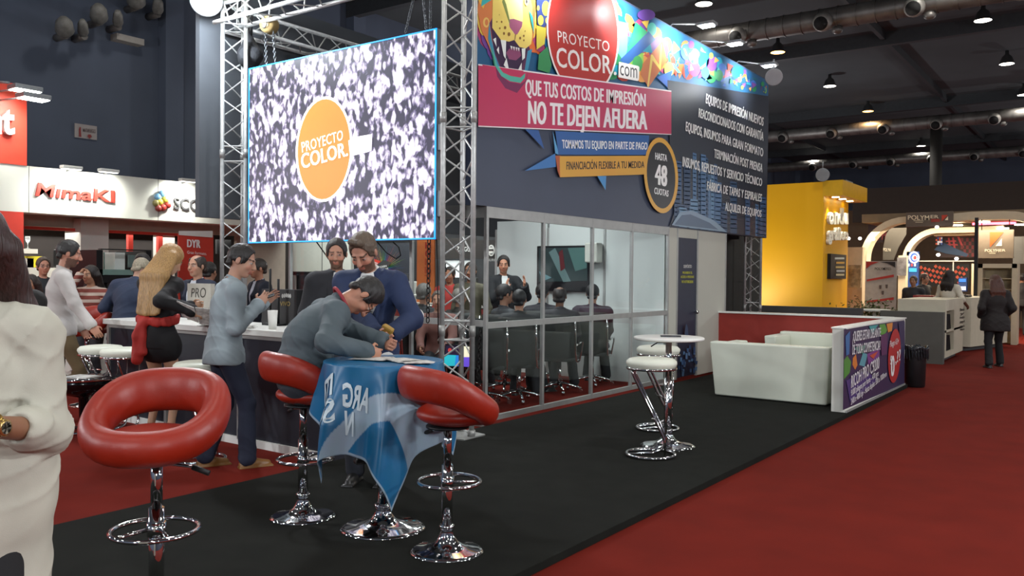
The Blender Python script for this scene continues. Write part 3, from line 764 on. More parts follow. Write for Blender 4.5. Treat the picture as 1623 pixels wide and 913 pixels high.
# ---- printed fascia along the aisle
BX = -5.33; YA, YB = gx(753, 200, BX).y, gx(1216.5, 250, BX).y; ZB, ZT = 2.235, 5.11
fas = empty('printed_fascia', (0, 0, 0), 0, 'long printed advertising fascia in navy, pink and many colours above the glass room', 'banner')
navy = mat('fascia_navy_vinyl', '#3c4457', .42, var=.05, scale=2)
MB().box((BX-.12, YA, ZB), (BX, YB, ZT)).build('panel', navy, fas)
P_ = Print(lambda x, y: gx(x, y, BX), (1, 0, 0), .00025)
rnd = random.Random(11)
T8 = lambda x, y: (740+x/2.434, y/2.434)
art_cols = ['#2a9fb8', '#e0703a', '#f0c95a', '#2f8f5a', '#7a4a9a', '#d24a3a', '#3f6fc0', '#e8a04a', '#57c0b0', '#b04a7a', '#1f5f8f', '#8ac04a', '#f2e07a']
zof = lambda x, y: gx(x, y, BX)
# base of the art strip
P_.poly([(753.5, -128), (1217.5, 128.5), (1217.5, 152.5), (1056, 127), (1060.5, 146), (754, 103)], '#2c5f86')
def artline(x): return 103+(x-754)*.14 if x < 1058 else 127+(x-1056)*.158
def topline(x): return -128+(x-753.5)*.5528
for i in range(330):
    x = 757+457*rnd.random()**.9; t, b = topline(x), artline(x); t += 1.5; b -= 1.5
    s = (b-t)*(.08+.16*rnd.random()); y = t+s+(b-t-2*s)*rnd.random(); c = rnd.choice(art_cols); kx = .55
    if b-t < 8: s = min(s, 3)
    kind = rnd.random()
    s_ = min(s, y-t, b-y)
    if s_ < 1: continue
    sx = min(s_*kx*1.2, 1215-x, x-755)
    if sx < .7: continue
    P_.k = 2+(i % 61)
    if kind < .42: P_.ellipse(x, y, sx, s_*.95, c, n=14)
    elif kind < .85:
        a = rnd.random()*6; P_.poly([(x+sx*math.cos(a+q), y+s_*math.sin(a+q)*.9) for q in (0, 1.6+rnd.random()*.5, 3.9+rnd.random()*.6)], c)
    else:
        a = rnd.random()*3; dx, dy = sx*math.cos(a), s_*math.sin(a)*.8; P_.poly([(x-dx, y-dy), (x-dx*.7+sx*.25, y-dy), (x+dx, y+dy), (x+dx*.7-sx*.25, y+dy)], c)
P_.k = 64
Z5 = lambda x, y: (760+x/5.41, y/5.41)
def z5(pts): return [Z5(*p) for p in pts]
# big shapes right of the disc
P_.poly(z5([(1170, 180), (1265, 200), (1255, 500), (1215, 515), (1150, 400)]), '#6aa6c8')
P_.poly(z5([(1245, 470), (1330, 190), (1435, 280), (1330, 400)]), '#2fae74')
P_.poly(z5([(1190, 520), (1440, 270), (1500, 340), (1260, 560)]), '#2f5f9e')
P_.poly(z5([(1380, 560), (1560, 350), (1600, 520), (1440, 750), (1370, 640)]), '#c9743f')
P_.poly(z5([(1460, 470), (1475, 470), (1530, 560), (1545, 380), (1556, 380), (1546, 610), (1475, 520), (1440, 745), (1428, 745)]), '#e9cf63')
P_.ellipse(*Z5(1345, 550), 8, 13, '#3e9c52'); P_.ellipse(*Z5(1420, 130), 14, 9, '#6b4a9a'); P_.ellipse(*Z5(1455, 255), 3, 3, '#49c0b0')
# big cat with an open mouth
P_.poly(z5([(-30, 90), (-10, -60), (70, -260), (440, -260), (470, 60), (450, 330), (400, 440), (300, 560), (130, 560), (60, 380), (0, 250)]), '#d9824a')
P_.poly(z5([(-25, 0), (-10, -150), (60, -40), (20, 80)]), '#e8b94c'); P_.ellipse(*Z5(45, 195), 5, 8, '#eec56a'); P_.ellipse(*Z5(48, 195), 2.6, 5, '#d9824a')
P_.poly(z5([(0, 60), (140, -30), (120, -120), (20, -60)]), '#3fb0b0')
P_.poly(z5([(75, 200), (95, 330), (130, 560), (180, 640), (250, 700), (330, 715), (370, 660), (400, 540), (420, 420), (380, 330), (200, 300), (100, 150)]), '#5b2f52')
P_.poly(z5([(70, 190), (90, 330), (120, 470), (170, 600), (240, 650), (330, 665), (375, 600), (400, 440), (440, 420), (400, 620), (370, 700), (330, 722), (230, 705), (150, 640), (100, 500), (60, 330)]), '#3f8fb0')
P_.poly(z5([(85, 400), (130, 560), (180, 625), (245, 655), (330, 668), (372, 630), (366, 672), (330, 705), (240, 690), (165, 650), (110, 560)]), '#5fc79a')
P_.poly(z5([(90, 200), (110, 420), (170, 570), (240, 625), (330, 640), (355, 560), (400, 430), (250, 320)]), '#3a2444')
P_.poly(z5([(215, 455), (250, 410), (330, 420), (345, 480), (300, 520), (240, 510)]), '#8e4a6e')
P_.poly(z5([(100, -60), (180, -120), (400, -120), (440, 60), (440, 300), (430, 380), (385, 418), (330, 405), (285, 345), (240, 360), (170, 345), (95, 240)]), '#ecd36e')
P_.poly(z5([(190, -100), (350, -100), (360, 160), (350, 240), (305, 300), (270, 280), (235, 200)]), '#f4ec9c')
P_.poly(z5([(235, 170), (280, 165), (355, 190), (350, 230), (310, 298), (290, 298), (245, 235)]), '#a85f7c')
P_.poly(z5([(190, -20), (215, 40), (250, 200), (240, 200), (180, 20)]), '#7d8a4a'); P_.poly(z5([(285, 345), (292, 345), (300, 298), (290, 298)]), '#8a6a3a')
for x, y, r in ((155, 130, 3), (135, 190, 5), (175, 190, 7), (205, 240, 10), (160, 245, 6), (195, 290, 9), (238, 296, 12), (333, 330, 9), (365, 310, 7), (365, 348, 6), (375, 270, 4)): P_.ellipse(*Z5(x, y), r/5.41, r*1.4/5.41, '#8a6230', n=10)
for tr_ in ([(100, 340), (125, 325), (130, 405)], [(165, 345), (212, 350), (208, 510), (190, 480)], [(130, 430), (150, 400), (152, 470)], [(190, 560), (215, 500), (240, 620)], [(345, 420), (378, 415), (372, 500), (350, 520)], [(310, 610), (345, 540), (345, 625)], [(250, 595), (262, 635), (240, 632)], [(268, 600), (282, 635), (262, 635)], [(290, 605), (302, 640), (282, 640)], [(245, 395), (265, 400), (258, 435)], [(268, 402), (285, 405), (280, 440)], [(290, 408), (305, 410), (302, 445)], [(308, 412), (326, 415), (320, 445)]):
    P_.poly(z5(tr_), '#e9eee8')
P_.poly(z5([(470, -60), (590, -60), (565, 200), (540, 240), (480, 215), (475, 80)]), '#3a4a86')
for x, y, rx, ry in ((550, 75, 6, 12), (507, 178, 4.5, 8), (485, 72, 2, 4), (560, 180, 2.5, 5)): P_.ellipse(*Z5(x, y), rx, ry, '#e6dc5a')
P_.ellipse(*Z5(385, 15), 3.4, 7, '#e7d489'); P_.ellipse(*Z5(385, 18), 1.4, 3, '#33304a')
P_.poly(z5([(470, 220), (555, 245), (540, 380), (470, 430)]), '#d9c84a'); P_.poly(z5([(490, 470), (565, 400), (600, 560), (580, 630), (480, 600)]), '#3d8f58')
P_.poly(z5([(405, 90), (440, 150), (450, 300), (425, 200)]), '#3fb0b0')
# disc with the web address
disc = []
P_.ellipse(920.5, 50, 57.5, 104, '#f4efe9', -.06); P_.ellipse(920.5, 50, 55, 101, '#b8352f', -.06)
P_.text('PROYECTO', [(879.8, 49), (881, 67), (962.4, 66.5), (962.4, 82.6)], '#f1ece6', .0, 1.05)
P_.text('COLOR', [(877.7, 75.5), (879, 106), (965.5, 90.5), (966, 118)], '#f1ece6', .018, 1.02); P_.ellipse(971.5, 117, 2.2, 2.8, '#f1ece6')
P_.poly([(977.5, 98.5), (1008, 105), (1010, 107), (1009.3, 127), (1007, 129), (976.5, 123)], '#efece6')
P_.text('com', [(979.5, 103.5), (979.2, 119.5), (1006.5, 109), (1006.5, 125)], '#3b3b3d', .0, bbox=True)
# pink band
P_.poly([(754, 102), (1060.8, 144), (1060.8, 214), (754, 201.5)], '#f0e9ea'); P_.poly([(754, 104.2), (1060.8, 146), (1060.8, 212.8), (754, 199.6)], '#c2385f')
P_.poly([(760, 103), (782, 150), (800, 152), (826, 113)], '#c2385f'); P_.poly(z5([(100, 500), (150, 640), (230, 705), (330, 722), (370, 700), (395, 620), (380, 700), (300, 800), (200, 760), (130, 660)]), '#7a2f58')
P_.poly(z5([(85, 400), (130, 560), (180, 625), (245, 655), (330, 668), (372, 630), (366, 672), (330, 715), (240, 700), (165, 655), (110, 565)]), '#56b6a0')
P_.text('QUE TUS COSTOS DE IMPRESIÓN', [(828.6, 126.3), (828.6, 150.7), (1020, 149.7), (1020, 169)], '#f3eeee', .042)
P_.text('NO TE DEJEN AFUERA', [(833, 160.3), (832.6, 196), (1022.6, 177.4), (1022.6, 205.6)], '#f3eeee', .05)
Z7 = lambda pts: [(750+x/3.969, 120+y/3.969) for x, y in pts]
P_.poly(Z7([(310, 338), (395, 345), (432, 465)]), '#2e5a9a'); P_.poly(Z7([(308, 600), (500, 490), (505, 575)]), '#3a78b8'); P_.poly(Z7([(765, 632), (822, 632), (818, 722)]), '#4a93cc')
P_.poly(Z7([(485, 350), (525, 500), (500, 490)]), '#5aa0d0'); P_.poly(Z7([(500, 350), (1092, 378), (1085, 500), (520, 498)]), '#2d5f9f')
P_.poly(Z7([(500, 505), (535, 505), (530, 640), (515, 600)]), '#b4562e'); P_.poly(Z7([(528, 508), (1085, 505), (1075, 622), (530, 640)]), '#dca33c')
P_.text('TOMAMOS TU EQUIPO EN PARTE DE PAGO', Z7([(542, 405), (545, 458), (1082, 422), (1080, 466)]), '#f0f0ee', .03)
P_.text('FINANCIACIÓN FLEXIBLE A TU MEDIDA', Z7([(570, 543), (570, 592), (1062, 540), (1062, 580)]), '#2a2320', .03)
P_.ellipse(*Z7([(1167, 628)])[0], 27, 60, '#dda540', -.06); P_.ellipse(*Z7([(1167, 628)])[0], 22.5, 52.5, '#232326', -.06)
P_.text('HASTA', Z7([(1130, 485), (1130, 527), (1206, 500), (1205, 540)]), '#f0f0ee', .035); P_.text('48', Z7([(1127, 560), (1127, 680), (1207, 572), (1205, 698)]), '#f4f2ee', .05); P_.text('CUOTAS', Z7([(1125, 703), (1123, 742), (1215, 724), (1213, 762)]), '#f0f0ee', .035)
# dark right-hand part with the skyline
P_.k = 66
P_.poly([(1056, 127), (1217.3, 152.7), (1213, 376.5), (1060, 358), (1072, 320), (1061, 260)], '#2f343e')
sk = random.Random(5)
for i in range(34):
    x = 1066+144*sk.random(); wd = 4+9*sk.random(); yb = 359+(x-1060)*.118; hh = (30+95*sk.random()*(1-abs(x-1100)/190)); c = sk.choice(['#3a5a80', '#4d7197', '#2b4566', '#5f86a8', '#33506f'])
    x2 = min(x+wd, 1212); P_.k = 68+i; P_.poly([(x, yb-hh), (x2, yb-hh+2), (x2, yb+wd*.1-1), (x, yb-1)], c)
    for j in range(int(hh/7)):
        yy = yb-hh+4+j*7
        P_.k = 68+i; P_.poly([(x+1, yy), (x2-1, yy+.6), (x2-1, yy+2), (x+1, yy+1.4)], '#203248' if j % 3 else '#a8bccc')
P_.k = 103; P_.poly([(1062, 357), (1075, 336), (1095, 334), (1130, 350), (1150, 368)], '#7f97ab'); P_.poly([(1066, 356), (1078, 341), (1092, 340), (1122, 353), (1136, 364)], '#4a617a')
P_.k = 106
for s_, q in (('EQUIPOS DE IMPRESIÓN NUEVOS', [(917, 362), (915, 398), (1140, 455), (1138, 487)]), ('REACONDICIONADOS CON GARANTÍA', [(889, 418), (887, 452), (1140, 512), (1138, 544)]),
              ('EQUIPOS, INSUMOS PARA GRAN FORMATO', [(839, 470), (837, 505), (1138, 574), (1137, 605)]), ('TERMINACIÓN POST PRENSA', [(948, 575), (947, 608), (1136, 634), (1134, 664)]),
              ('INSUMOS, REPUESTOS Y SERVICIO TÉCNICO', [(826, 605), (825, 642), (1134, 690), (1132, 719)]), ('FÁBRICA DE TAPAS Y ESPIRALES', [(921, 700), (919, 733), (1133, 750), (1131, 779)]),
              ('ALQUILER DE EQUIPOS', [(991, 780), (989, 812), (1131, 812), (1130, 838)])):
    P_.text(s_, [T8(*p) for p in q], '#e9e9e6', .036)
P_.build('printed_artwork', fas, attr_mat('print_vinyl', .38, spec=.5))
# arms with floodlights
lens_on = mat('flood_lens', '#ffffff', .3, emit='#f4fbff', estr=25)
arm_m = mat('lamp_arm_grey', '#8d9092', .4, .5)
for i, (X, Y, Z) in enumerate(FLOODS):
    t = empty('arm_floodlight', (BX, Y, ZT), 0, 'small floodlight on a slim arm over the printed fascia, %s from the truss post' % ORD[i].replace('nearest', 'first'), 'lamp', 'arm floodlights on the printed fascia')
    MB().tube([(-.05, 0, -.02), (0.02, 0, .03), (X-BX-.08, 0, Z-ZT+.06)], .011, 8).build('arm', arm_m, t)
    MB().box((X-BX-.14, -.09, Z-ZT+.03), (X-BX+.12, .09, Z-ZT+.07), .01).build('housing', arm_m, t)
    MB().box((X-BX-.10, -.07, Z-ZT+.015), (X-BX+.08, .07, Z-ZT+.03)).build('lens', lens_on, t)
# bright round flood at the end of the fascia
def big_flood(loc, r, label, aim, power, col=(.95, .98, 1.0), nm='floodlight'):
    t = empty(nm, loc, 0, label, 'lamp'); d = (Vector(aim)-Vector(loc)).normalized(); q = d.to_track_quat('Z', 'Y')
    a = MB().lathe([(r*.5, -r*1.0), (r*.8, -r*.8), (r*1.05, 0), (r*1.1, .03), (r, .03)], n=24).build('reflector_housing', arm_m, t); a.rotation_euler = q.to_euler()
    b = MB().lathe([(0, .025), (r, .02)], n=24).build('lens', mat('flood_lens_big', '#ffffff', .3, emit='#f8fdff', estr=40), t); b.rotation_euler = q.to_euler()
    MB().tube([(0, 0, r*1.1), (0, .0, r*2.2)], .014, 8).build('bracket', arm_m, t)
    p = Vector(loc)+d*.05
    spot(nm+'_light', p, aim, power, col, r, 130, .7)
    return t
big_flood(gx(1226, 122, -4.7), .13, 'bright round floodlight at the right end of the printed fascia', (.5, 4, 1.0), 50)
big_flood(gy(327, 0, 6.0), .17, 'glaring floodlight on top of the truss beside the big screen', (-3.5, 2.5, 1.5), 420)
tag(MB().tube([gy(327, 0, 6.0)+Vector((0, .1, -.02)), Vector((-8.80, 6.2, 4.70))], .02, 8).build('clamp_arm', arm_m), 'short clamp arm holding the glaring floodlight to the truss', 'clamp')
point('flood_spill_light', gy(327, 4, 5.7), 260, (.85, .92, 1.0), .15)
# left-hand fabric wall of the stand, seen from inside and on edge
fab = mat('grey_fascia_back', '#4a4e53', .8, var=.1, scale=1.5)
lp = MB().box((-9.22, 6.12, 2.2), (-9.14, 15.3, 5.05)).build('fabric_fascia', fab)
tag(lp, 'dark fabric fascia wall behind the far truss post, seen from behind', 'banner')
lp2 = MB().box((-9.0, 15.42, 2.23), (-5.9, 15.5, 5.1)).build('fabric_fascia', fab)
tag(lp2, 'grey fabric fascia closing the far end of the stand behind the screen', 'banner')

# ---- LED screen
SY = 6.3
scr = empty('led_screen', (0, 0, 0), 0, 'huge lit screen showing a crowd and an orange disc, hung from the truss', 'screen')
c4 = [gy(391, 109, SY), gy(691, 45, SY), gy(691, 382, SY), gy(397, 383, SY)]
sx0, sx1 = (c4[0].x+c4[3].x)/2, (c4[1].x+c4[2].x)/2; sz0, sz1 = (c4[2].z+c4[3].z)/2, (c4[0].z+c4[1].z)/2
MB().box((sx0, SY+.005, sz0), (sx1, SY+.11, sz1)).build('cabinet', mat('cabinet_grey', '#6f7478', .5, .3), scr)
def crowd_mat():
    mt = bpy.data.materials.new('crowd_picture'); mt.use_nodes = True; nt = mt.node_tree; N, L = nt.nodes, nt.links
    b = N['Principled BSDF']; tc = N.new('ShaderNodeTexCoord')
    mp = N.new('ShaderNodeMapping'); mp.inputs['Scale'].default_value = (1, 1, .62); mp.inputs['Rotation'].default_value = (0, .35, 0); L.new(tc.outputs['Object'], mp.inputs[0])
    vo = N.new('ShaderNodeTexVoronoi'); vo.inputs['Scale'].default_value = 15; vo.inputs['Randomness'].default_value = 1
    n1 = N.new('ShaderNodeTexNoise'); n1.inputs['Scale'].default_value = 12; n1.inputs['Detail'].default_value = 5; n1.inputs['Distortion'].default_value = .6
    n2 = N.new('ShaderNodeTexNoise'); n2.inputs['Scale'].default_value = 2.4; n2.inputs['Detail'].default_value = 2
    wv = N.new('ShaderNodeTexVoronoi'); wv.feature = 'DISTANCE_TO_EDGE'; wv.inputs['Scale'].default_value = 2.6
    for n_ in (vo, n1, n2, wv): L.new(mp.outputs[0], n_.inputs['Vector'])
    def ma(op, a, b_):
        q = N.new('ShaderNodeMath'); q.operation = op
        for i, v in enumerate((a, b_)):
            if isinstance(v, (int, float)): q.inputs[i].default_value = v
            else: L.new(v, q.inputs[i])
        return q.outputs[0]
    e = ma('MINIMUM', wv.outputs['Distance'], .07)
    v = ma('ADD', ma('MULTIPLY', n1.outputs['Fac'], 1.5), ma('MULTIPLY', n2.outputs['Fac'], .45)); v = ma('SUBTRACT', v, ma('MULTIPLY', vo.outputs['Distance'], .55)); v = ma('ADD', v, ma('MULTIPLY', e, 2.6))
    rp = N.new('ShaderNodeValToRGB'); els = rp.color_ramp.elements
    els[0].position = .74; els[0].color = (*lin('#2e2746'), 1); els[1].position = 1.0; els[1].color = (*lin('#ffffff'), 1)
    q = els.new(.84); q.color = (*lin('#8579a4'), 1); q = els.new(.91); q.color = (*lin('#dccfe6'), 1)
    L.new(v, rp.inputs[0]); L.new(rp.outputs[0], b.inputs['Emission Color']); b.inputs['Emission Strength'].default_value = 1.15; b.inputs['Base Color'].default_value = (.02, .02, .02, 1); b.inputs['Roughness'].default_value = .4
    return mt
MB().box((sx0+.012, SY-.0, sz0+.012), (sx1-.012, SY+.006, sz1-.012)).build('picture', crowd_mat(), scr)
fr = MB()
for a, b in (((sx0, SY-.004, sz0), (sx1, SY+.006, sz0+.014)), ((sx0, SY-.004, sz1-.014), (sx1, SY+.006, sz1)), ((sx0, SY-.004, sz0), (sx0+.014, SY+.006, sz1)), ((sx1-.014, SY-.004, sz0), (sx1, SY+.006, sz1))): fr.box(a, b)
fr.build('lit_border', mat('lit_blue', '#2aa5f0', .4, emit='#1f9df2', estr=1.3), scr)
LS = Print(lambda x, y: gy(x, y, SY-.002), (0, -1, 0), .0015)
LS.ellipse(513.8, 236.5, 45, 84, '#f5f2f2', .05); LS.ellipse(513.8, 236.5, 41.5, 79.5, '#ea8430', .05)
Z4 = lambda pts: [(320+x/2.645, y/2.645) for x, y in pts]
LS.poly(Z4([(615, 590), (640, 575), (715, 562), (713, 632), (690, 640), (622, 656)]), '#f8f6fa')
LS.text('PROYECTO', Z4([(418, 598), (422, 640), (592, 545), (594, 586)]), '#fbf6f0', .02, 1.05); LS.text('COLOR.', Z4([(415, 648), (420, 708), (612, 595), (616, 652)]), '#fbf6f0', .035)
LS.build('screen_graphics', scr, attr_mat('led_graphics', .4, emit=.9))
for z in (sz0+.35, sz0+1.0, sz1-.35):
    MB().box((sx1, SY+.02, z-.13), (sx1+.045, SY+.1, z+.13), .01).build('side_bracket', alu2, scr)
# chains, hoist, bag, cables
steel = mat('chain_steel', '#63676b', .4, .8); steelb = mat('chain_black', '#141414', .5, .4)
def link_mesh(m_, s=.045, w_=.6, r=.0055):
    pts = []
    for i in range(12):
        a = 2*math.pi*i/12; pts.append((s*.32*w_*2*math.cos(a), 0, s*.62*math.sin(a)))
    return MB().tube(pts, r, 5, closed=True)
def chain(p0, p1, m_, label, s=.05, cat='chain', group=None):
    p0, p1 = Vector(p0), Vector(p1); d = (p0-p1); L = d.length; n = max(3, int(L/(s*.95))); mb = MB(); q = d.to_track_quat('Z', 'X').to_matrix()
    for i in range(n):
        base = link_mesh(m_, s); c = p1+d*((i+.5)/n)-p1; R = q @ Matrix.Rotation(math.pi/2*(i % 2), 3, 'Z')
        mb.add([tuple(R @ Vector(v)+c) for v in base.v], base.f, True)
    return tag(mb.build('hoist_chain', m_, None, loc=tuple(p1)), label, cat, group)
hp = gy(427, 40, 6.42)
h_ = empty('chain_hoist', hp, 0, 'yellow drum chain hoist hanging from the truss above the screen', 'hoist')
MB().lathe([(0.0, -.07), (.085, -.07), (.1, -.05), (.1, .05), (.085, .07), (0, .07)], n=24).build('drum', mat('hoist_yellow', '#a08a58', .5, .2), h_).rotation_euler = (math.radians(90), 0, math.radians(20))
MB().ring((0, -.08, 0), .05, .006, 20, 6, 'y').build('brand_ring', steel, h_); MB().tube([(0, 0, .1), (0, 0, .2)], .012, 8).build('hook', steel, h_)
chain(hp+Vector((-.07, 0, -.08)), Vector((hp.x-.0, SY+.08, sz1+.01)), steel, 'left chain strand from the yellow hoist to the screen', .035)
chain(hp+Vector((.07, 0, -.08)), Vector((hp.x+.16, SY+.08, sz1+.04)), steel, 'right chain strand from the yellow hoist to the screen', .035)
for i, (a, b) in enumerate((((662, -30), (643, 52)), ((668, -30), (676, 46)), ((683, -30), (682, 45)))):
    chain(gy(*a, 6.36), gy(*b, 6.36), steel, ('steel chain slanting down to the top edge of the screen', 'twisted steel chain above the right corner of the screen', 'straight steel chain rising from the right corner of the screen')[i], .032)
chain(gy(680, 379, 6.36), gy(678, 511, 6.36), steelb, 'heavy black chain hanging below the right end of the screen', .05)
chain(gy(693, 300, 6.36), gy(706, 430, 6.38), steelb, 'thin dark chain hanging between the screen and the truss post', .035)
chain(gy(762, 520, 6.5), gy(757, 600, 6.5), steelb, 'short black chain hanging beside the foot of the truss post', .04)
bagp = gy(396, 70, 6.5)
bg = empty('chain_bag', bagp, 0, 'black cloth chain bag hanging inside the truss corner', 'bag')
G = Field(.012); G.ell((0, 0, -.16), (.17, .13, .13), .05); G.cone((0, 0, -.1), (-.02, 0, .12), .14, .045, .05); G.fn = folds(.008, 30, 30, 22)
fobj('sack', G, mat('bag_black', '#2a2c30', .8, bump=.4, bscale=40), bg)
MB().tube([(-.03, 0, .1), (-.04, 0, .34)], .012, 8).build('strap', black_metal, bg); MB().tube([(.03, 0, .1), (.04, 0, .34)], .012, 8).build('strap', black_metal, bg)
for i, pts in enumerate(([(502, 384), (512, 398), (521, 411), (527, 409), (529, 397), (522, 384)], [(598, 384), (613, 401), (628, 410), (635, 405), (632, 392), (623, 384)])):
    tag(MB().tube([gy(*p, 6.36) for p in pts], .007, 6).build('cable_loop', steelb), ('black cable loop hanging below the middle of the screen', 'black cable loop hanging below the screen behind the bearded man')[i], 'cable')
rp_ = empty('pull_rope', (0, 0, 0), 0, 'black rope with a grey hook hanging left of the truss post', 'rope')
MB().tube([gy(692, 378, 6.38), gy(694, 470, 6.38), gy(695, 545, 6.38)], .006, 6).build('rope_line', steelb, rp_)
MB().tube([gy(695, 540, 6.38), gy(700, 532, 6.38), gy(702, 545, 6.38), gy(690, 562, 6.38), gy(700, 556, 6.38), gy(697, 585, 6.38)], .014, 8).build('hook', mat('hook_grey', '#a6a8a2', .5, .2), rp_)

# ---- glass meeting room
room = empty('glass_room', (0, 0, 0), 0, 'glazed meeting room of aluminium posts and clear panes under the printed fascia', 'room')
GXp, GYp = -5.353, 6.935; posts = [6.935, 7.99, 9.078, 10.112, 11.21]; fpx = [-5.353, -6.39, -8.43]
HT = 2.32
def post(x, y, w_=.04, h=HT): 
    o = MB().box((-w_/2, -w_/2, 0), (w_/2, w_/2, h), .004).build('post', alu2, room); o.location = (x, y, FZ if x < -5.4 else 0); return o
glass = glass_mat('clear_glass', (.965, .985, .98), 1.0)
for y in posts: post(GXp, y)
for x in fpx[1:]: post(x, GYp)
post(-8.43, 11.21); post(GXp, 11.52); post(GXp, 12.245); post(GXp, 13.38)
for a, b in zip(posts, posts[1:]):
    for z0, z1 in ((.0, .055), (.97, 1.035), (2.12, 2.26)):
        MB().box((GXp-.018, a+.02, z0), (GXp+.018, b-.02, z1)).build('rail', alu2, room)
    for z0, z1 in ((.055, .97), (1.035, 2.12)):
        MB().box((GXp-.003, a+.02, z0), (GXp+.003, b-.02, z1)).build('pane', glass, room)
for a, b in zip(fpx, fpx[1:]):
    for z0, z1 in ((FZ, .02), (.99, 1.055), (2.12, 2.26)):
        MB().box((b+.02, GYp-.018, z0), (a-.02, GYp+.018, z1)).build('rail', alu2, room)
    for z0, z1 in ((.02, .99), (1.055, 2.12)):
        MB().box((b+.02, GYp-.003, z0), (a-.02, GYp+.003, z1)).build('pane', glass, room)
whitep = mat('white_panel', '#c9cfcc', .55, var=.03, scale=1)
whitep2 = mat('beige_panel', '#b9b8ad', .6, var=.03, scale=1)
for i, x in enumerate(np.arange(-8.43, -5.4, 1.027)):
    MB().box((x+.02, 11.19, FZ), (min(x+1.027, -5.37)-.02, 11.23, 2.4)).build('wall_panel', whitep, room)
    post(x, 11.2)
MB().box((GXp-.02, 11.23, 0), (GXp+.01, 11.50, 2.26)).build('wall_panel', whitep2, room)
MB().box((GXp-.02, 11.54, 2.1), (GXp+.01, 12.225, 2.26)).build('wall_panel', whitep2, room)
MB().box((GXp-.02, 12.265, 0), (GXp+.01, 13.36, 2.26)).build('wall_panel', whitep2, room)
dr = empty('door_1', (0, 0, 0)); dr['kind'] = 'structure'
MB().box((GXp-.03, 11.545, .02), (GXp+.004, 12.22, 2.1)).build('leaf', mat('door_navy', '#252b3e', .5), dr)
MB().ell((GXp+.05, 12.16, .98), (.03, .03, .03)).build('knob', chrome, dr); MB().tube([(GXp, 12.16, .98), (GXp+.04, 12.16, .98)], .012, 8).build('knob_stem', chrome, dr)
DP = Print(lambda x, y: gx(x, y, GXp+.006), (1, 0, 0), .0015)
dq = lambda x0, y0, x1, y1: [(x0, y0), (x0, y1), (x1, y0), (x1, y1)]
DP.text('DEPÓSITO', dq(1083.5, 420, 1096, 424.6), '#dcdcd8', .02)
for s_, a in (('PROHIBIDO EL', (1081.5, 430.5, 1097, 434)), ('ACCESO A PERSONAS', (1078.5, 437, 1099.5, 440.6)), ('NO AUTORIZADAS', (1080, 444.5, 1098, 448.5))): DP.text(s_, dq(*a), '#c9c83a', .02)
for i in range(26):
    x = 1072.5+sk.random()*27; y = 545+sk.random()*44; DP.k = 1+i
    hgt_ = 5+sk.random()*12; DP.poly([(x, y), (x+2+sk.random()*2, y), (x+3, y+hgt_*.6), (x, y+hgt_*.6)], sk.choice(['#2f4a70', '#3f5f88', '#56779c', '#243a5c']))
DP.poly([(1082, 520), (1084, 512), (1086, 520), (1088, 540), (1080, 540)], '#3a4b66'); DP.build('printed_notice', dr, attr_mat('print_door', .5))
PY_ = gx(1203, 480, -6.1).y
tag(MB().box((-6.12, 13.40, FZ), (-6.09, PY_, 1.42)).box((-6.117, 13.40, 1.418), (-6.093, PY_, 1.43)).box((-6.12, 13.40, 1.428), (-6.09, PY_, 2.75)).box((-6.09, 13.40, FZ), (GXp-.03, 13.43, 2.6)).build('curtain_panel', mat('black_fabric_panel', '#262725', .85)), 'black fabric panel closing the stand behind the right truss post', 'panel')
# television on the room's end wall
tv = empty('television', (0, 0, 0), 0, 'wide television with a dark picture on the meeting room end wall', 'television')
a, b = gy(851, 390, 11.1), gy(934, 462, 11.1)
MB().box((a.x, 11.1, 1.28), (b.x, 11.17, a.z), .01).build('case', mat('tv_black', '#0e0f10', .3), tv)
TVm = Print(lambda x, y: gy(x, y, 11.095), (0, -1, 0), .002)
TVm.poly([(854, 393), (931, 392), (931, 445), (854, 447)], '#2c3a3a'); TVm.poly([(870, 400), (893, 447), (905, 446), (880, 393)], '#5e7575'); TVm.poly([(900, 393), (912, 430), (930, 425), (931, 392)], '#4a6a66'); TVm.poly([(886, 400), (892, 395), (896, 425), (889, 430)], '#5a2628'); TVm.poly([(855, 430), (875, 440), (860, 446)], '#5c7f86')
TVm.build('picture', tv, attr_mat('tv_picture', .3, emit=.12))
bx_ = tag(MB().box((-6.62, 11.0, 1.72), (-6.4, 11.17, 2.02), .02).build('wall_box', mat('beige_plastic', '#c2c4ba', .5)), 'pale plastic control box on the end wall right of the television', 'box')
# laptop and tilted display behind the truss
lt = empty('display_stand', gz(727, 618), 0, 'tilted colourful display leaning behind the truss post', 'display')
DPn = lambda x, y: gy(x, y, 7.25)-Vector(gz(727, 618))
MB().prism([DPn(706, 545), DPn(751, 548), DPn(751, 584), DPn(701, 582)], (0, .03, 0)).build('case', black_metal, lt)
pq = Print(lambda x, y: DPn(x, y), (0, -1, 0), .002)
pq.poly([(707, 547), (749, 550), (749, 582), (703, 580)], '#2a2038'); pq.poly([(705, 562), (724, 563), (722, 580), (703, 580)], '#2fb8c8'); pq.poly([(727, 548), (749, 550), (749, 566), (729, 566)], '#efe6c8'); pq.poly([(724, 566), (749, 566), (749, 582), (722, 580)], '#6a4fd0'); pq.ellipse(731, 568, 4, 3, '#e8c83a'); pq.ellipse(714, 555, 3, 3.5, '#c04040'); pq.poly([(724, 563), (730, 563), (728, 580), (722, 580)], '#2f80d8')
pq.build('picture', lt, attr_mat('display_picture', .3, emit=1.0))
MB().tube([DPn(727, 584), DPn(727, 617)], .02, 8).build('stem', black_metal, lt); MB().box((-.2, -.15, 0), (.2, .15, .03)).build('foot', black_metal, lt)
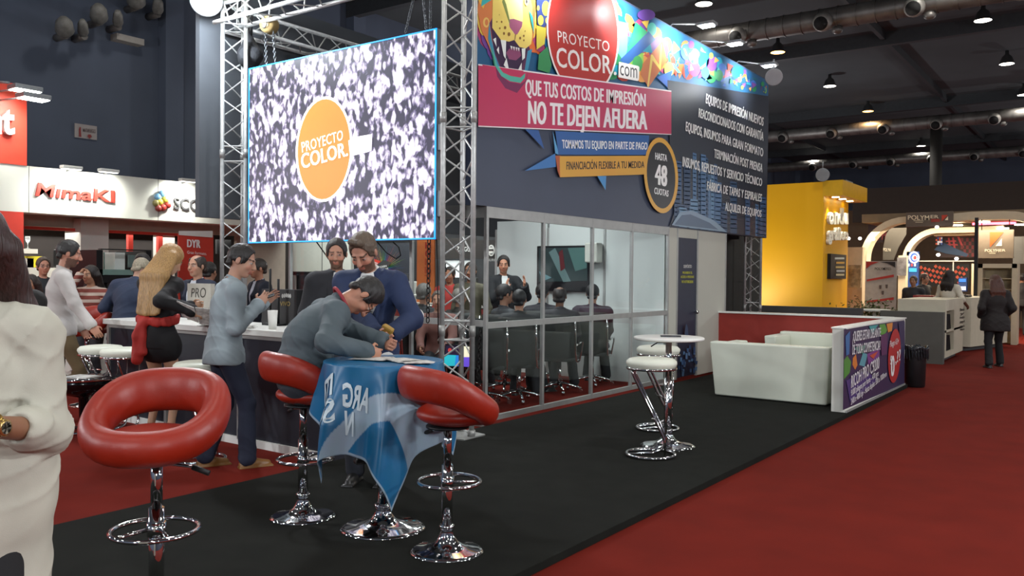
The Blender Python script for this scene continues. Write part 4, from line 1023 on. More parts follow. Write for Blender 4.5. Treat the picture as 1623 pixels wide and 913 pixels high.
# ================================================================ furniture
red_leather = mat('red_leatherette', '#8c1e0a', .42, var=.06, scale=6, bump=.08, bscale=260, spec=.5)
white_leather = mat('white_leatherette', '#d6dacb', .42, var=.03, scale=4, bump=.08, bscale=200)
white_lam = mat('white_laminate', '#e2e3de', .35, var=.03)
rubber = mat('black_rubber', '#111111', .6)
TRUMPET = [(.205, 0), (.206, .005), (.18, .013), (.13, .023), (.088, .036), (.06, .056), (.045, .082), (.036, .108), (.036, .125), (.042, .13), (.042, .145), (.034, .15), (0, .15)]
def red_stool(label, loc, rz, seat_z, foot_z, lever=True):
    t = empty('bar_stool', loc, rz, label, 'stool', 'red ring-backed bar stools')
    MB().lathe(TRUMPET, n=48).build('base', chrome, t)
    MB().tube([(0, 0, .15), (0, 0, seat_z-.22)], .031, 20).tube([(0, 0, seat_z-.22), (0, 0, seat_z)], .024, 20).build('pole', chrome, t)
    mb = MB().ring((0, .015, foot_z), .172, .0105, 40, 8); mb.tube([(0, 0, foot_z-.028), (0, 0, foot_z+.028)], .038, 18)
    mb.tube([(.03, .02, foot_z), (.10, .13, foot_z)], .009, 8).tube([(-.03, .02, foot_z), (-.10, .13, foot_z)], .009, 8); mb.build('footrest', chrome, t)
    S = Field(.010); S.ell((0, .04, seat_z+.062), (.216, .205, .070), .03); S.ell((0, .17, seat_z+.045), (.18, .07, .052), .04)
    fobj('seat', S, red_leather, t)
    B = Field(.010); n = 32; pts = []
    for i in range(n):
        a = 2*math.pi*i/n; y = math.sin(a); up = (1-y)/2; sm_ = up*up*(3-2*up)
        pts.append((.236*math.cos(a), .212*y, seat_z+.062+.185*(.35*up+.65*sm_), .040, .022+.024*sm_))
    for p, q in zip(pts, pts[1:]+pts[:1]):
        B.cone((p[0]*.985, p[1]*.985, p[2]-p[4]), (q[0]*.985, q[1]*.985, q[2]-q[4]), p[3], q[3], .03); B.cone((p[0]*1.03, p[1]*1.03, p[2]+p[4]), (q[0]*1.03, q[1]*1.03, q[2]+q[4]), .036, .036, .04); B.cone((p[0]*1.01, p[1]*1.01, p[2]), (q[0]*1.01, q[1]*1.01, q[2]), .041, .041, .04)
    fobj('backrest', B, red_leather, t)
    MB().lathe([(.12, -.012), (.12, 0), (.03, .0)], (0, 0, seat_z), 24).build('mounting_plate', black_metal, t)
    if lever:
        MB().tube([(.02, 0, seat_z-.03), (-.16, .0, seat_z-.05), (-.18, 0, seat_z-.055)], .006, 8).build('lever', chrome, t)
        MB().tube([(-.15, 0, seat_z-.05), (-.22, 0, seat_z-.075)], .012, 8).build('lever_grip', rubber, t)
    return t
# nearest: base centre lies just below the picture
pl = gz(248, 838, .466); red_stool('large red bar stool in front, nearest of the red ring-backed stools, on the black carpet', (pl.x, pl.y, 0), face_dir(250, 203), .775, .466)
pr_ = gz(708, 873); red_stool('empty red bar stool to the right of the table with the flag', (pr_.x, pr_.y, 0), face_dir(708, 55), .70, .385)
pm = gz(480, 818); red_stool('red bar stool under the bent man in the grey shirt', (pm.x, pm.y, 0), face_dir(480, 66), .71, .36)
pf = gd(138, 690, 10.0); red_stool('far orange-red bar stool behind the walking man in the white shirt', (pf.x, pf.y, FZ), face_dir(132, 230), .83, .4)

def white_stool_proto(label, loc, rz, group='round white bar stools'):
    t = empty('bar_stool', loc, rz, label, 'stool', group)
    G = [(0, .838), (.14, .836), (.19, .828), (.213, .808), (.216, .79), (.205, .765), (.19, .76), (0, .76)]
    MB().lathe([(r, z) for r, z in G], n=40).build('seat', white_leather, t)
    MB().lathe([(.19, .735), (.21, .738), (.217, .748), (.21, .760), (.19, .762)], n=40).build('seat_ring', chrome, t)
    MB().ring((0, 0, .014), .205, .014, 44, 8).build('base_ring', chrome, t)
    for s in (-.07, .07):
        MB().tube([(s, -.19, .014), (s, .02, .035), (s, .10, .07), (s, .125, .12), (s, .115, .17), (s, -.13, .66), (s, -.15, .70), (s, -.15, .745)], .0125, 10).build('leg', chrome, t)
        MB().tube([(s*1.0, .12, .0), (s*1.0, .14, .745)], .0055, 8).build('stay_rod', chrome, t)
    MB().tube([(-.15, .03, .33), (.15, .03, .33)], .012, 10).build('footrest', chrome, t)
    return t
a = gz(1031, 722); w1 = white_stool_proto('white bar stool in front of the round white table, nearest of that pair', (a.x, a.y, 0), face_dir(1031, 95))
def wcopy(loc, rz, label, group=None):
    o = copy_tree(w1); place(o, loc, rz, label)
    if group: o['group'] = group
    return o
a = gz(1042, 680); wcopy((a.x, a.y, 0), face_dir(1042, 70), 'white bar stool half hidden behind the round white table')
for x, y, ph, lb in ((160, 553, 60, 'white bar stool left of its neighbour, in front of the far red stool'), (196, 557, 40, 'white bar stool at the left end of the long counter'), (317, 579, 120, 'white bar stool behind the legs of the man in the pale sweater')):
    a = gz(x, y, FZ+.80); wcopy((a.x, a.y, FZ), face_dir(x, ph), lb, 'white bar stools along the counter')
def cocktail(label, c, r, h, base=1.25, topm=None):
    t = empty('bar_table', c, 0, label, 'table')
    MB().lathe([(0, h-.03), (r-.02, h-.03), (r, h-.022), (r, h-.006), (r-.01, h), (0, h)], n=56).build('tabletop', topm or white_lam, t)
    MB().lathe([(a_*base, z) for a_, z in TRUMPET], n=48).build('base', chrome, t)
    MB().tube([(0, 0, .15), (0, 0, .6)], .036, 20).tube([(0, 0, .6), (0, 0, h-.03)], .028, 20).build('pole', chrome, t)
    MB().tube([(0, 0, h-.05), (-.12, .02, h-.06), (-.19, .03, h-.10)], .006, 8).build('lever', black_metal, t)
    return t
T1 = gz(607, 836); TH = 1.01
cocktail('tall round table hidden under the blue and white flag', (T1.x, T1.y, 0), .335, TH)
T2 = gz(1058, 706); cocktail('tall round white table standing alone in front of the glass room', (T2.x, T2.y, 0), .315, .985, 1.2)
bkl = gz(1063, 534, .985); o = tag(MB().box((-.09, -.04, 0), (.09, .04, .012)).build('booklet', mat('dark_print', '#3a3b40', .5, var=.5, scale=60), None, (bkl.x, bkl.y, .986)), 'small dark leaflet lying on the round white table', 'leaflet'); o.rotation_euler = (0, 0, .5)
# flag over the table
def cloth_pt(u, v):
    """u, v in metres on the flat flag, measured from the table's centre"""
    rho = math.hypot(u, v); th = math.atan2(v, u); R0 = .345
    if rho < R0: return Vector((u, v, TH+.005+.002*math.sin(20*u)*math.sin(17*v)))
    d = rho-R0; f = min(1, d/.35)
    out = R0+.012+d*.10+.050*f*math.sin(7*th+.6)+.018*f*math.sin(15*th+3*d)+.01*f*math.sin(9*d+th*5)
    drop = d*.965-.012*f*math.sin(7*th+.6)
    tw = .10*d*math.sin(3*th)
    return Vector((out*math.cos(th+tw), out*math.sin(th+tw), TH+.004-drop))
FA = math.radians(-78)     # how the flag lies on the table
U0, U1, V0, V1 = -.52, .86, -.62, .80
def flag_world(u, v):
    uu = u*math.cos(FA)-v*math.sin(FA); vv = u*math.sin(FA)+v*math.cos(FA); return cloth_pt(uu, vv)
NU = 230; us = np.linspace(U0, U1, NU); vs_ = np.linspace(V0, V1, NU); pts = [flag_world(u, v) for u in us for v in vs_]
me = bpy.data.meshes.new('flag'); me.from_pydata([tuple(p) for p in pts], [], [(i*NU+j, (i+1)*NU+j, (i+1)*NU+j+1, i*NU+j+1) for i in range(NU-1) for j in range(NU-1)])
ca = me.color_attributes.new('Col', 'FLOAT_COLOR', 'POINT'); cb, cw = lin('#0e608c'), lin('#8ea2b2'); buf = []
for u in us:
    for v in vs_:
        s_ = u*.8+v*.6; edge = min(u-U0, U1-u, v-V0, V1-v) < .018
        c = cw if (edge or .50 < s_ < .66 or (s_ < -.28) or (v > .42 and .2 < u < .52)) else cb
        buf += [*c, 1]
ca.data.foreach_set('color', buf); me.shade_smooth()
fm = attr_mat('flag_satin', .38, spec=.5); me.materials.append(fm)
fl = bpy.data.objects.new('flag', me); C.objects.link(fl); fl.location = (T1.x, T1.y, 0)
sm = fl.modifiers.new('s', 'SOLIDIFY'); sm.thickness = .002
tag(fl, 'sky blue and white flag draped over the tall table, hanging in folds', 'flag')
def cloth_text(txt, u0, v0, w_, h_, ang, mirror=True):
    vv, ff = text2d(txt, .03, .95); x0, x1 = vv[:, 0].min(), vv[:, 0].max(); out = []
    for x, y in vv:
        a_ = (x-x0)/(x1-x0)*w_; b_ = y/caph()*h_
        if mirror: a_ = w_-a_
        u = u0+a_*math.cos(ang)-b_*math.sin(ang); v = v0+a_*math.sin(ang)+b_*math.cos(ang)
        p = flag_world(u, v); q = Vector((p.x, p.y, 0)).normalized(); out.append(p+q*.006+Vector((0, 0, .002 if math.hypot(p.x, p.y) < .35 else 0)))
    return out, ff
lt_ = MB()
for s_, (du, dv), sz in (('ITN', (.50, -.36), (.24, .12)), ('SO', (.66, -.34), (.24, .13)), ('ARG', (.58, -.05), (.24, .13)), ('N', (.74, -.04), (.09, .13))):
    vv, ff = cloth_text(s_, du, dv, sz[0], sz[1], math.pi/2); lt_.add(vv, ff)
lo = lt_.build('flag_lettering', mat('flag_print_white', '#b9c8cf', .45), fl)
# papers and booklets on the flag
for x, y, a_, s_, lb in ((590, 569, .3, .19, 'white form under the hands of the bent man'), (640, 572, -.4, .17, 'open magazine lying on the flag-covered table'), (662, 575, .9, .14, 'striped leaflet at the right edge of the flag-covered table')):
    p = gz(x, y, TH+.01); o = MB()
    for k_ in range(3): o.box((-s_*.6, -s_*.45, .002*k_), (s_*.6, s_*.45, .002*k_+.0015), M=Matrix.Rotation(.12*k_, 4, 'Z'))
    o = tag(o.build('paper', mat('paper_print', '#c4c2bd', .6, var=.35, scale=28), None, (p.x, p.y, TH+.012)), lb, 'paper'); o.rotation_euler = (0, 0, a_)
# low round table at the left
LT = gz(133, 684, FZ); t = empty('low_table', LT, 0, 'low round table with a chrome rim, half hidden by the woman in the white blouse', 'table')
hl = .56; MB().lathe([(0, hl), (.36, hl), (.36, hl-.012), (0, hl-.012)], n=48).build('tabletop', mat('pale_tabletop', '#c9bdb8', .3), t)
MB().lathe([(.362, hl+.004), (.385, hl-.004), (.385, hl-.028), (.362, hl-.035)], n=48).build('rim', chrome, t)
MB().lathe([(.37, hl-.03), (.33, hl-.10), (.2, hl-.18), (.05, hl-.22), (.04, .05), (.03, .03)], n=40).build('underside', mat('black_gloss', '#101012', .12), t)
MB().ring((0, 0, .014), .2, .014, 40, 8).build('base_ring', chrome, t); MB().tube([(-.2, 0, .014), (.2, 0, .014)], .012, 8).tube([(0, 0, .014), (0, 0, .2)], .03, 12).build('base_bar', chrome, t)
p = gz(132, 598, hl+FZ); tag(MB().box((-.14, -.1, 0), (.14, .1, .012)).build('magazine', mat('paper_print2', '#b9b8b4', .5, var=.4, scale=25), None, (p.x, p.y, hl+FZ+.001)), 'magazine lying on the low round table at the left', 'magazine').rotation_euler = (0, 0, .3)

# ---- white leather armchairs and sofa
def taper(mb, a, b, top, bev=.02):
    """box a..b whose top face is widened by top=(x0,x1,y0,y1)"""
    bm = bmesh.new(); bmesh.ops.create_cube(bm, size=1)
    for v in bm.verts:
        tx = v.co.z > 0; x = b[0] if v.co.x > 0 else a[0]; y = b[1] if v.co.y > 0 else a[1]
        if tx: x += top[1] if v.co.x > 0 else -top[0]; y += top[3] if v.co.y > 0 else -top[2]
        v.co = Vector((x, y, b[2] if tx else a[2]))
    bmesh.ops.bevel(bm, geom=bm.edges[:], offset=bev, segments=3, affect='EDGES', profile=.5); bm.verts.index_update()
    mb.add([tuple(v.co) for v in bm.verts], [[v.index for v in f.verts] for f in bm.faces], False); bm.free(); return mb
def sofa(label, loc, rz, W_=1.40, D_=.78, H_=.70):
    t = empty('sofa', loc, rz, label, 'sofa', 'low white sofas by the printed wall'); w2 = W_/2
    taper(MB(), (-w2, -D_/2, .01), (w2, -D_/2+.14, H_), (.05, .05, .07, -.02)).build('backrest', white_leather, t)
    for s in (-1, 1):
        x0, x1 = (w2-.15, w2) if s > 0 else (-w2, -w2+.15)
        taper(MB(), (x0, -D_/2+.13, .01), (x1, D_/2, H_-.03), (.05 if s < 0 else -.03, .05 if s > 0 else -.03, 0, .03)).build('armrest', white_leather, t)
    taper(MB(), (-w2+.15, -D_/2+.12, .03), (w2-.15, D_/2-.02, .30), (0, 0, 0, 0)).build('seat_base', white_leather, t)
    for s in (0, 1):
        x0 = -w2+.16+s*(w2-.16); taper(MB(), (x0, -D_/2+.15, .30), (x0+w2-.17, D_/2, .42), (0, 0, 0, 0), .03).build('seat_cushion', white_leather, t)
    return t
a, b = gz(1134, 627), gz(1308, 645); cx = (a.x+b.x)/2; sofa('low white sofa seen from behind, nearest the round white table', (cx, 10.32+.39, 0), math.atan2(b.y-a.y, b.x-a.x)*.3)
sofa('low white sofa facing the other one, in front of the red wall', (-3.52, 12.62, 0), math.pi)
# ---- low printed wall and red wall behind
pwm = mat('low_wall_white', '#d0d0c8', .5, var=.03, scale=2)
lw = empty('printed_low_wall', (0, 0, 0), 0, 'low white wall with a purple advertising print facing the aisle', 'wall panel')
MB().box((-2.70, 9.97, 0), (-2.545, 13.14, .95), .004).build('panel', pwm, lw); MB().box((-2.71, 9.96, .95), (-2.53, 13.15, .965)).build('cap', white_lam, lw)
MB().box((-2.545, 9.97, .0), (-2.528, 13.14, .022)).build('kick_strip', alu2, lw)
ZW = lambda pts: [(1100+x/4.0575, 480+y/4.0575) for x, y in pts]
LW = Print(lambda x, y: gx(x, y, -2.545), (1, 0, 0), .0008)
LW.poly(ZW([(963, 168), (1353, 112), (1353, 520), (957, 690)]), '#33284c')
for c, pts in (('#4d8a3a', [(963, 370), (985, 340), (1010, 380), (1000, 450), (963, 492)]), ('#d07a34', [(1020, 355), (1040, 330), (1050, 400), (1035, 430), (1018, 400)]), ('#5a9aa8', [(1060, 400), (1085, 320), (1115, 330), (1095, 410)]), ('#7b3f86', [(1110, 330), (1190, 290), (1190, 345), (1120, 400)]), ('#5a9a3c', [(1190, 140), (1225, 135), (1240, 175), (1220, 215), (1195, 200)]), ('#dc8a34', [(1235, 135), (1275, 127), (1270, 180), (1245, 190)]), ('#3a6aa0', [(970, 215), (1000, 180), (995, 330), (975, 340)]), ('#4a3a76', [(975, 500), (1100, 430), (1180, 500), (1000, 640)]), ('#c2503a', [(1125, 340), (1180, 310), (1150, 360)]), ('#2f7a6a', [(1020, 290), (1100, 270), (1080, 330)]), ('#3c9a9a', [(1120, 150), (1180, 140), (1140, 200)]), ('#5a2f5a', [(1195, 210), (1240, 190), (1235, 330), (1200, 340)]), ('#2a2a52', [(1310, 130), (1350, 120), (1350, 300), (1325, 330)])):
    LW.poly(ZW(pts), c)
LW.ellipse(*ZW([(1283, 340)])[0], 9.8, 43, '#b22a2a', .05)
for s_, q in (('¿QUERES ESTAR DELANTE', [(1015, 184), (1012, 250), (1196, 160), (1195, 214)]), ('DE TODA COMPETENCIA?', [(1012, 270), (1010, 333), (1192, 242), (1192, 300)]), ('RICOH PRO C9200', [(1003, 470), (1002, 548), (1184, 345), (1184, 418)]),
              ('9.000 pliegos por hora - 470 grs', [(1001, 560), (1000, 600), (1178, 432), (1178, 466)]), ('2400 x 4800 dpi - Hasta duplex 330 x 1000mm', [(1000, 616), (1000, 656), (1230, 436), (1230, 470)])):
    LW.text(s_, ZW(q), '#e2dfe2', .02)
LW.text('Pliego A3+', ZW([(1252, 245), (1250, 285), (1308, 225), (1308, 262)]), '#e8dede', .01); LW.text('$', ZW([(1253, 345), (1253, 400), (1264, 335), (1264, 385)]), '#f4eeee', .01); LW.text('0', ZW([(1258, 350), (1256, 475), (1280, 335), (1280, 462)]), '#f4eeee', .04); LW.text(',??', ZW([(1285, 325), (1285, 390), (1319, 295), (1319, 365)]), '#f4eeee', .02)
LW.build('printed_graphics', lw, attr_mat('print_low_wall', .4, spec=.5))
rw = empty('red_low_wall', (0, 0, 0), 0, 'low red wall with a white cap behind the two white sofas', 'wall panel')
MB().box((-6.3, 13.12, -.04), (-2.71, 13.20, .94)).build('panel', mat('red_panel', '#8f2a20', .6, var=.06), rw); MB().box((-6.32, 13.09, .94), (-2.71, 13.23, .965)).build('cap', white_lam, rw); MB().box((-6.33, 13.09, 0), (-6.28, 13.2, .95)).build('end_strip', white_lam, rw)
# litter bin with a bag
bp = gz(1450, 613, FZ); t = empty('litter_bin', (bp.x, bp.y, FZ), 0, 'black litter bin lined with a shiny bag beyond the printed low wall', 'bin')
MB().lathe([(0, 0), (.12, 0), (.135, .02), (.15, .5), (.155, .58), (.14, .58), (.13, .1)], n=28).build('body', mat('bin_black', '#141416', .4), t)
G = Field(.009); n = 26
for i in range(n):
    a0, a1 = 2*math.pi*i/n, 2*math.pi*(i+1)/n; G.cone((.155*math.cos(a0), .155*math.sin(a0), .57+.02*math.sin(5*a0)), (.155*math.cos(a1), .155*math.sin(a1), .57+.02*math.sin(5*a1)), .022, .022, .01); G.cone((.165*math.cos(a0), .165*math.sin(a0), .57), (.172*math.cos(a0+.1), .172*math.sin(a0+.1), .42+.02*math.sin(7*a0)), .013, .009, .006)
fobj('bag', G, mat('bin_bag', '#23262a', .15, var=.4, scale=30), t)
# ---- long counter
cn = empty('long_counter', (0, 0, 0), 0, 'long dark-fronted counter with a white top, where the visitors stand', 'counter')
CX0, CX1, CY = -8.86, -5.36, 4.84
MB().box((CX0, CY, FZ), (CX1, CY+.62, .95)).build('body', mat('counter_navy', '#1d212c', .5, var=.1), cn)
MB().box((CX0-.04, CY-.05, .965), (CX1+.03, CY+.67, 1.02), .004).build('top', white_lam, cn)
MB().box((CX0, CY-.022, FZ), (CX1, CY, .02)).build('plinth', white_lam, cn); MB().box((CX0, CY-.02, .93), (CX1, CY+.0, .965)).build('top_rail', alu2, cn)
for x in (CX0+.02, -7.76, -6.58, CX1-.03): MB().box((x-.02, CY-.024, .0), (x+.02, CY-.001, .95)).build('front_post', alu2, cn)
def on_counter(x, y): p = gz(x, y, 1.02); p.y = min(max(p.y, 4.84), 5.45); return p
for x, y, rz, s_, lb in ((215, 497, .2, 1, 'stack of pale papers on the left end of the long counter'), (345, 517, .5, 1, 'open magazines spread on the counter beside the blonde woman'), (385, 520, -.2, .7, 'small papers on the counter under the phone')):
    p = on_counter(x, y); o = MB()
    for k_ in range(5): o.box((-.15*s_, -.11*s_, .005*k_), (.15*s_, .11*s_, .005*k_+.004), M=Matrix.Rotation(.2*k_*(-1)**k_, 4, 'Z'))
    tag(o.build('paper_stack', mat('paper_print', '#c4c2bd'), None, (p.x, p.y, 1.021)), lb, 'paper').rotation_euler = (0, 0, rz)
wb = empty('white_sign_box', (gy(318, 500, 5.3).x, 5.3, 1.02), .0, 'pale carton with dark printed letters standing on the counter in front of the bald man', 'box')
ps = [gy(297, 449, 5.3), gy(334, 452, 5.3), gy(334, 512, 5.3), gy(300, 512, 5.3)]
oz = Vector(wb.location); MB().box((ps[0].x-oz.x, 0, 0), (ps[1].x-oz.x, .05, ps[0].z-oz.z)).build('board', mat('grey_board', '#a8a59a', .6), wb)
q_ = Print(lambda x, y: gy(x, y, 5.3)-oz, (0, -1, 0), .002); q_.text('PRO', [(304, 457), (303, 471), (327, 456), (326, 472)], '#3c3a34', .0); q_.text('Cedr', [(317, 489), (317, 501), (336, 488), (336, 501)], '#33322e', .0); q_.build('print', wb, attr_mat('print_box', .6))
p = on_counter(405, 505); tag(MB().box((-.16, -.10, 0), (.16, .10, .05), .01).build('folder', mat('green_folder', '#1f6a3c', .5), None, (p.x, p.y+.1, 1.02)), 'green folder on the counter beside the paper cups', 'folder')
for i, (x, y, h_, lb) in enumerate(((425, 522, .17, 'tall white paper cup standing on the counter'), (436, 528, .11, 'short white pot on the counter beside the paper cup'))):
    p = on_counter(x, y); t = tag(MB().lathe([(0, 0), (.035, 0), (.045, h_), (.041, h_), (.032, .01)], n=20).build('paper_cup', white_lam, None, (p.x, 4.95+.05*i, 1.02)), lb, 'cup')
bb = empty('black_box', (gy(432, 480, 5.4).x, 5.4, 1.02), 0, 'black box with a small white crown emblem standing on the counter', 'box')
oz2 = Vector(bb.location); a, b = gy(415, 458, 5.4)-oz2, gy(470, 510, 5.4)-oz2; MB().box((a.x, 0, 0.0), (b.x, .12, a.z)).build('case', mat('matt_black_box', '#131314', .5), bb)
q2 = Print(lambda x, y: gy(x, y, 5.398)-oz2, (0, -1, 0), .0015)
for i in range(5): q2.ellipse(448+3.0*i, 468-abs(i-2)*-.6, 1.5, 3.4, '#b8b8b4', layer=1)
q2.text('VIVO', [(444, 478), (444, 485), (460, 478), (460, 485)], '#a08a50', .02); q2.build('print', bb, attr_mat('print_box', .6))
for i, (x, lb) in enumerate(((428, 'thin black upright stand on the counter left of the black box'), (441, 'second black upright stand on the counter, beside the black box'))):
    p = gy(x, 505, 5.3); tag(MB().tube([(0, 0, 0), (0, 0, .55-.1*i)], .012, 8).box((-.06, -.05, 0), (.06, .05, .02)).build('upright_stand', black_metal, None, (p.x, 5.3, 1.02)), lb, 'stand')
# ---- office chairs inside the glass room
mesh_b = mat('chair_mesh_black', '#1c2120', .6, var=.1)
def office_chair(label, loc, rz):
    t = empty('office_chair', loc, rz, label, 'chair', 'black office chairs in the glass room')
    rows = []
    for i in range(13):
        z = .44+.62*i/12; y = -.20-.06*math.sin(i/12*2.4)-.03*(i/12); rows.append([(x*.235, y+.03*x*x, z) for x in np.linspace(-1, 1, 9)])
    back = MB().grid(rows).build('backrest', mesh_b, t); s_ = back.modifiers.new('s', 'SOLIDIFY'); s_.thickness = .03
    seat = MB(); taper(seat, (-.24, -.2, .43), (.24, .27, .49), (0, 0, 0, 0), .02); seat.build('seat', mesh_b, t)
    for s in (-1, 1):
        MB().tube([(s*.245, -.30, 1.04), (s*.25, -.30, .8), (s*.25, -.27, .6), (s*.25, -.2, .46), (s*.25, .0, .42), (s*.25, .2, .42)], .012, 8).build('side_frame', chrome, t)
        MB().tube([(s*.26, -.27, .66), (s*.30, -.1, .69), (s*.30, .12, .69), (s*.29, .18, .62), (s*.26, .12, .44)], .012, 8).build('armrest', chrome, t)
    MB().tube([(0, 0, .10), (0, 0, .42)], .028, 12).build('column', chrome, t)
    for k_ in range(5):
        a = 2*math.pi*k_/5; c, s = math.cos(a), math.sin(a)
        leg = MB().tube([(0, 0, .13), (.1*c, .1*s, .12), (.3*c, .3*s, .065)], [.024, .02, .014], 8).build('leg', chrome, t)
        MB().tube([(.29*c-.018*s, .29*s+.018*c, .028), (.29*c+.018*s, .29*s-.018*c, .028)], .028, 12).build('caster', chrome, leg)
    return t
CH = [(822, 636, 8, 'office chair nearest the glass, carrying the listener with the orange collar'), (886, 622, 8, 'office chair behind the second pane, carrying the bald listener'), (938, 610, 8, 'office chair carrying the broad listener in dark purple'),
      (770, 640, 0, 'empty office chair beside the corner post of the glass room'), (672, 622, 14, 'office chair carrying the grey-haired listener below the big screen'), (728, 616, 10, 'office chair partly hidden by the truss post')]
chs = []
proto_c = None
for x, y, ph, lb in CH:
    p = gz(x, y, FZ); p.x = min(p.x, -5.82); p.y = max(p.y, 7.45)
    if proto_c is None: proto_c = o = office_chair(lb, (p.x, p.y, FZ), face_dir(x, ph))
    else: o = copy_tree(proto_c); place(o, (p.x, p.y, FZ), face_dir(x, ph), lb)
    chs.append((x, p.copy(), ph))
# ================================================================ neighbouring stands
offwhite = mat('stand_white', '#cfd0c6', .6, var=.03, scale=1.2)
beige = mat('stand_beige', '#b3ab9c', .7, var=.05)
redp = mat('stand_red', '#c43a2c', .5, var=.04)
brown = mat('stand_dark', '#2a2422', .7, var=.1)
dgrey = mat('stand_grey', '#4b4b4b', .7, var=.06)
white_e = mat('machine_white', '#cfd1cc', .4, var=.03)
def fb(name, Y, x0, y0, x1, y1, th, m_, parent=None, bev=0, z0=None, **kw):
    a, b = gy(x0, y0, Y), gy(x1, y1, Y); zl = b.z if z0 is None else z0
    o = MB().box((a.x, Y, zl), (b.x, Y+th, a.z), bev).build(name, m_, parent); return tag(o, **kw) if kw else o
def sb(name, X, x0, y0, x1, y1, th, m_, parent=None, bev=0, z0=None, **kw):
    a, b = gx(x0, y0, X), gx(x1, y1, X); zl = b.z if z0 is None else z0
    o = MB().box((X-th, a.y, zl), (X, b.y, a.z), bev).build(name, m_, parent); return tag(o, **kw) if kw else o
am_bg = attr_mat('print_far_stand', .55)
# ---- left: printer stand with the long white fascia
ls = empty('exhibition_stand', (0, 0, 0), 0, 'long white and red exhibition stand on the left with big lettering on its fascia', 'stand')
XL = -14.0
MB().box((XL-.4, 2.0, 2.44), (XL, 12.6, 3.17)).build('fascia', offwhite, ls)
for y in (4.6, 6.35, 8.55, 10.7): MB().box((XL-.001, y-.006, 2.44), (XL+.004, y+.006, 3.17)).build('joint', mat('joint_grey', '#8a8a84', .6), ls)
MB().box((XL-.3, 2.0, FZ), (XL, 6.27, 2.44)).build('red_wall', redp, ls)
MB().box((XL-.6, 2.0, 3.17), (XL+.02, 6.31, 4.42)).build('red_sign_block', mat('sign_red', '#d4412c', .5), ls)
MB().box((-17.2, 6.27, FZ), (-17.05, 14.0, 2.5)).build('inner_wall', brown, ls)
MB().box((-17.2, 2.0, 2.5), (XL-.4, 12.6, 2.56)).build('soffit', beige, ls)
MB().box((-15.1, 6.27, 2.28), (-15.0, 12.6, 2.5)).build('inner_fascia', beige, ls)
MB().box((-15.0, 6.27, 2.22), (-14.94, 10.1, 2.27)).build('red_beam', redp, ls)
MB().box((-15.3, 7.55, FZ), (-14.75, 8.05, 2.44)).build('column', offwhite, ls)
for y in (8.55, 9.15): MB().box((-15.05, y, FZ), (-14.97, y+.09, 2.22)).build('red_door_post', redp, ls)
MB().box((-15.4, 9.3, FZ), (-15.3, 9.7, 2.28)).build('white_reveal', offwhite, ls)
MB().box((-15.6, 11.3, FZ), (-15.5, 12.6, 2.45)).build('beige_wall', beige, ls)
red_l = mat('letter_red', '#a83024', .5); dk_l = mat('letter_dark', '#4a4a4c', .5)
letters3d('MımaKI', [(60, 290), (55, 310), (181, 303), (181, 321)], lambda x, y: gx(x, y, XL+.005), (.03, 0, 0), red_l, ls, off=.02)
letters3d('SCODIX', [(275, 313), (275, 331), (354, 322), (354, 338)], lambda x, y: gx(x, y, XL+.005), (.03, 0, 0), dk_l, ls, off=.01)
letters3d('nt', [(-24, 172), (-24, 212), (20, 175), (20, 215)], lambda x, y: gx(x, y, XL+.03), (.08, 0, 0), mat('letter_white', '#e6e4e0', .4), ls, off=.03, bbox=True)
for x, y, c in ((257, 307, '#7fb6dc'), (250, 312, '#7fb6dc'), (262, 316, '#d9cf55'), (253.5, 320, '#d9cf55'), (266, 325, '#a83a34'), (258.5, 329, '#a83a34'), (251, 330, '#8a3a34'), (247, 322, '#8a8250')):
    p = gx(x, y, XL+.05); MB().ell((0, 0, 0), (.05, .062, .062), 14, 8).build('emblem_ball', mat('ball_'+c[1:], c, .3), ls).location = p
sl = mat('led_lens', '#ffffff', .4, emit='#fbfff4', estr=30)
for i, (x, y) in enumerate(((113, 268), (172, 273), (298, 288))):
    p = gx(x, y, XL+.35); t = empty('fascia_lamp', p, 0, ('slim white lamp over the first letters of the left fascia', 'slim white lamp over the last red letter of the left fascia', 'slim white lamp over the dark letters of the left fascia')[i], 'lamp')
    MB().box((-.06, -.16, .0), (.06, .16, .05), .01).build('housing', white_e, t); MB().box((-.05, -.14, -.01), (.05, .14, 0)).build('lens', mat('lens_dim', '#ffffff', .4, emit='#fffdf0', estr=3), t); MB().tube([(-.35, .1, .0), (0, .05, .02)], .012, 6).build('arm', arm_m, t)
    spot('fascia_lamp_light', p+Vector((.02, 0, -.03)), p+Vector((-.5, 0, -.5)), 110, (1, 1, .93), .05, 130, .8)
for i, (x, y, pw) in enumerate(((40, 144, 90), (53, 157, 60))):
    p = gx(x, y, XL+.55+.2*i); t = empty('flood_lamp', p, 0, ('rectangular lit floodlight beside the red sign block', 'smaller lit floodlight under the rectangular one beside the red sign block')[i], 'lamp')
    MB().box((-.14, -.2, .0), (.14, .2, .07), .01).build('housing', arm_m, t); MB().box((-.12, -.18, -.012), (.12, .18, 0)).build('lens', sl, t); MB().tube([(-.9, -.25, .02), (0, 0, .04)], .015, 6).build('arm', arm_m, t)
    spot('flood_lamp_light', p+Vector((0, 0, -.03)), p+Vector((-.55, -.25, -.9)), pw, (1, .98, .92), .1, 130, .7)
t = tag(MB().tube([gx(-6, 130, XL+.2), gx(14, 131, XL+.5)], .02, 8).build('lamp_arm', arm_m), 'white lamp arm above the red sign block', 'lamp arm')
area('stand_light_left', (-15.9, 8.5, 2.2), (-15.9, 8.5, 0), 150, 2.2, 5, (1, .97, .9))
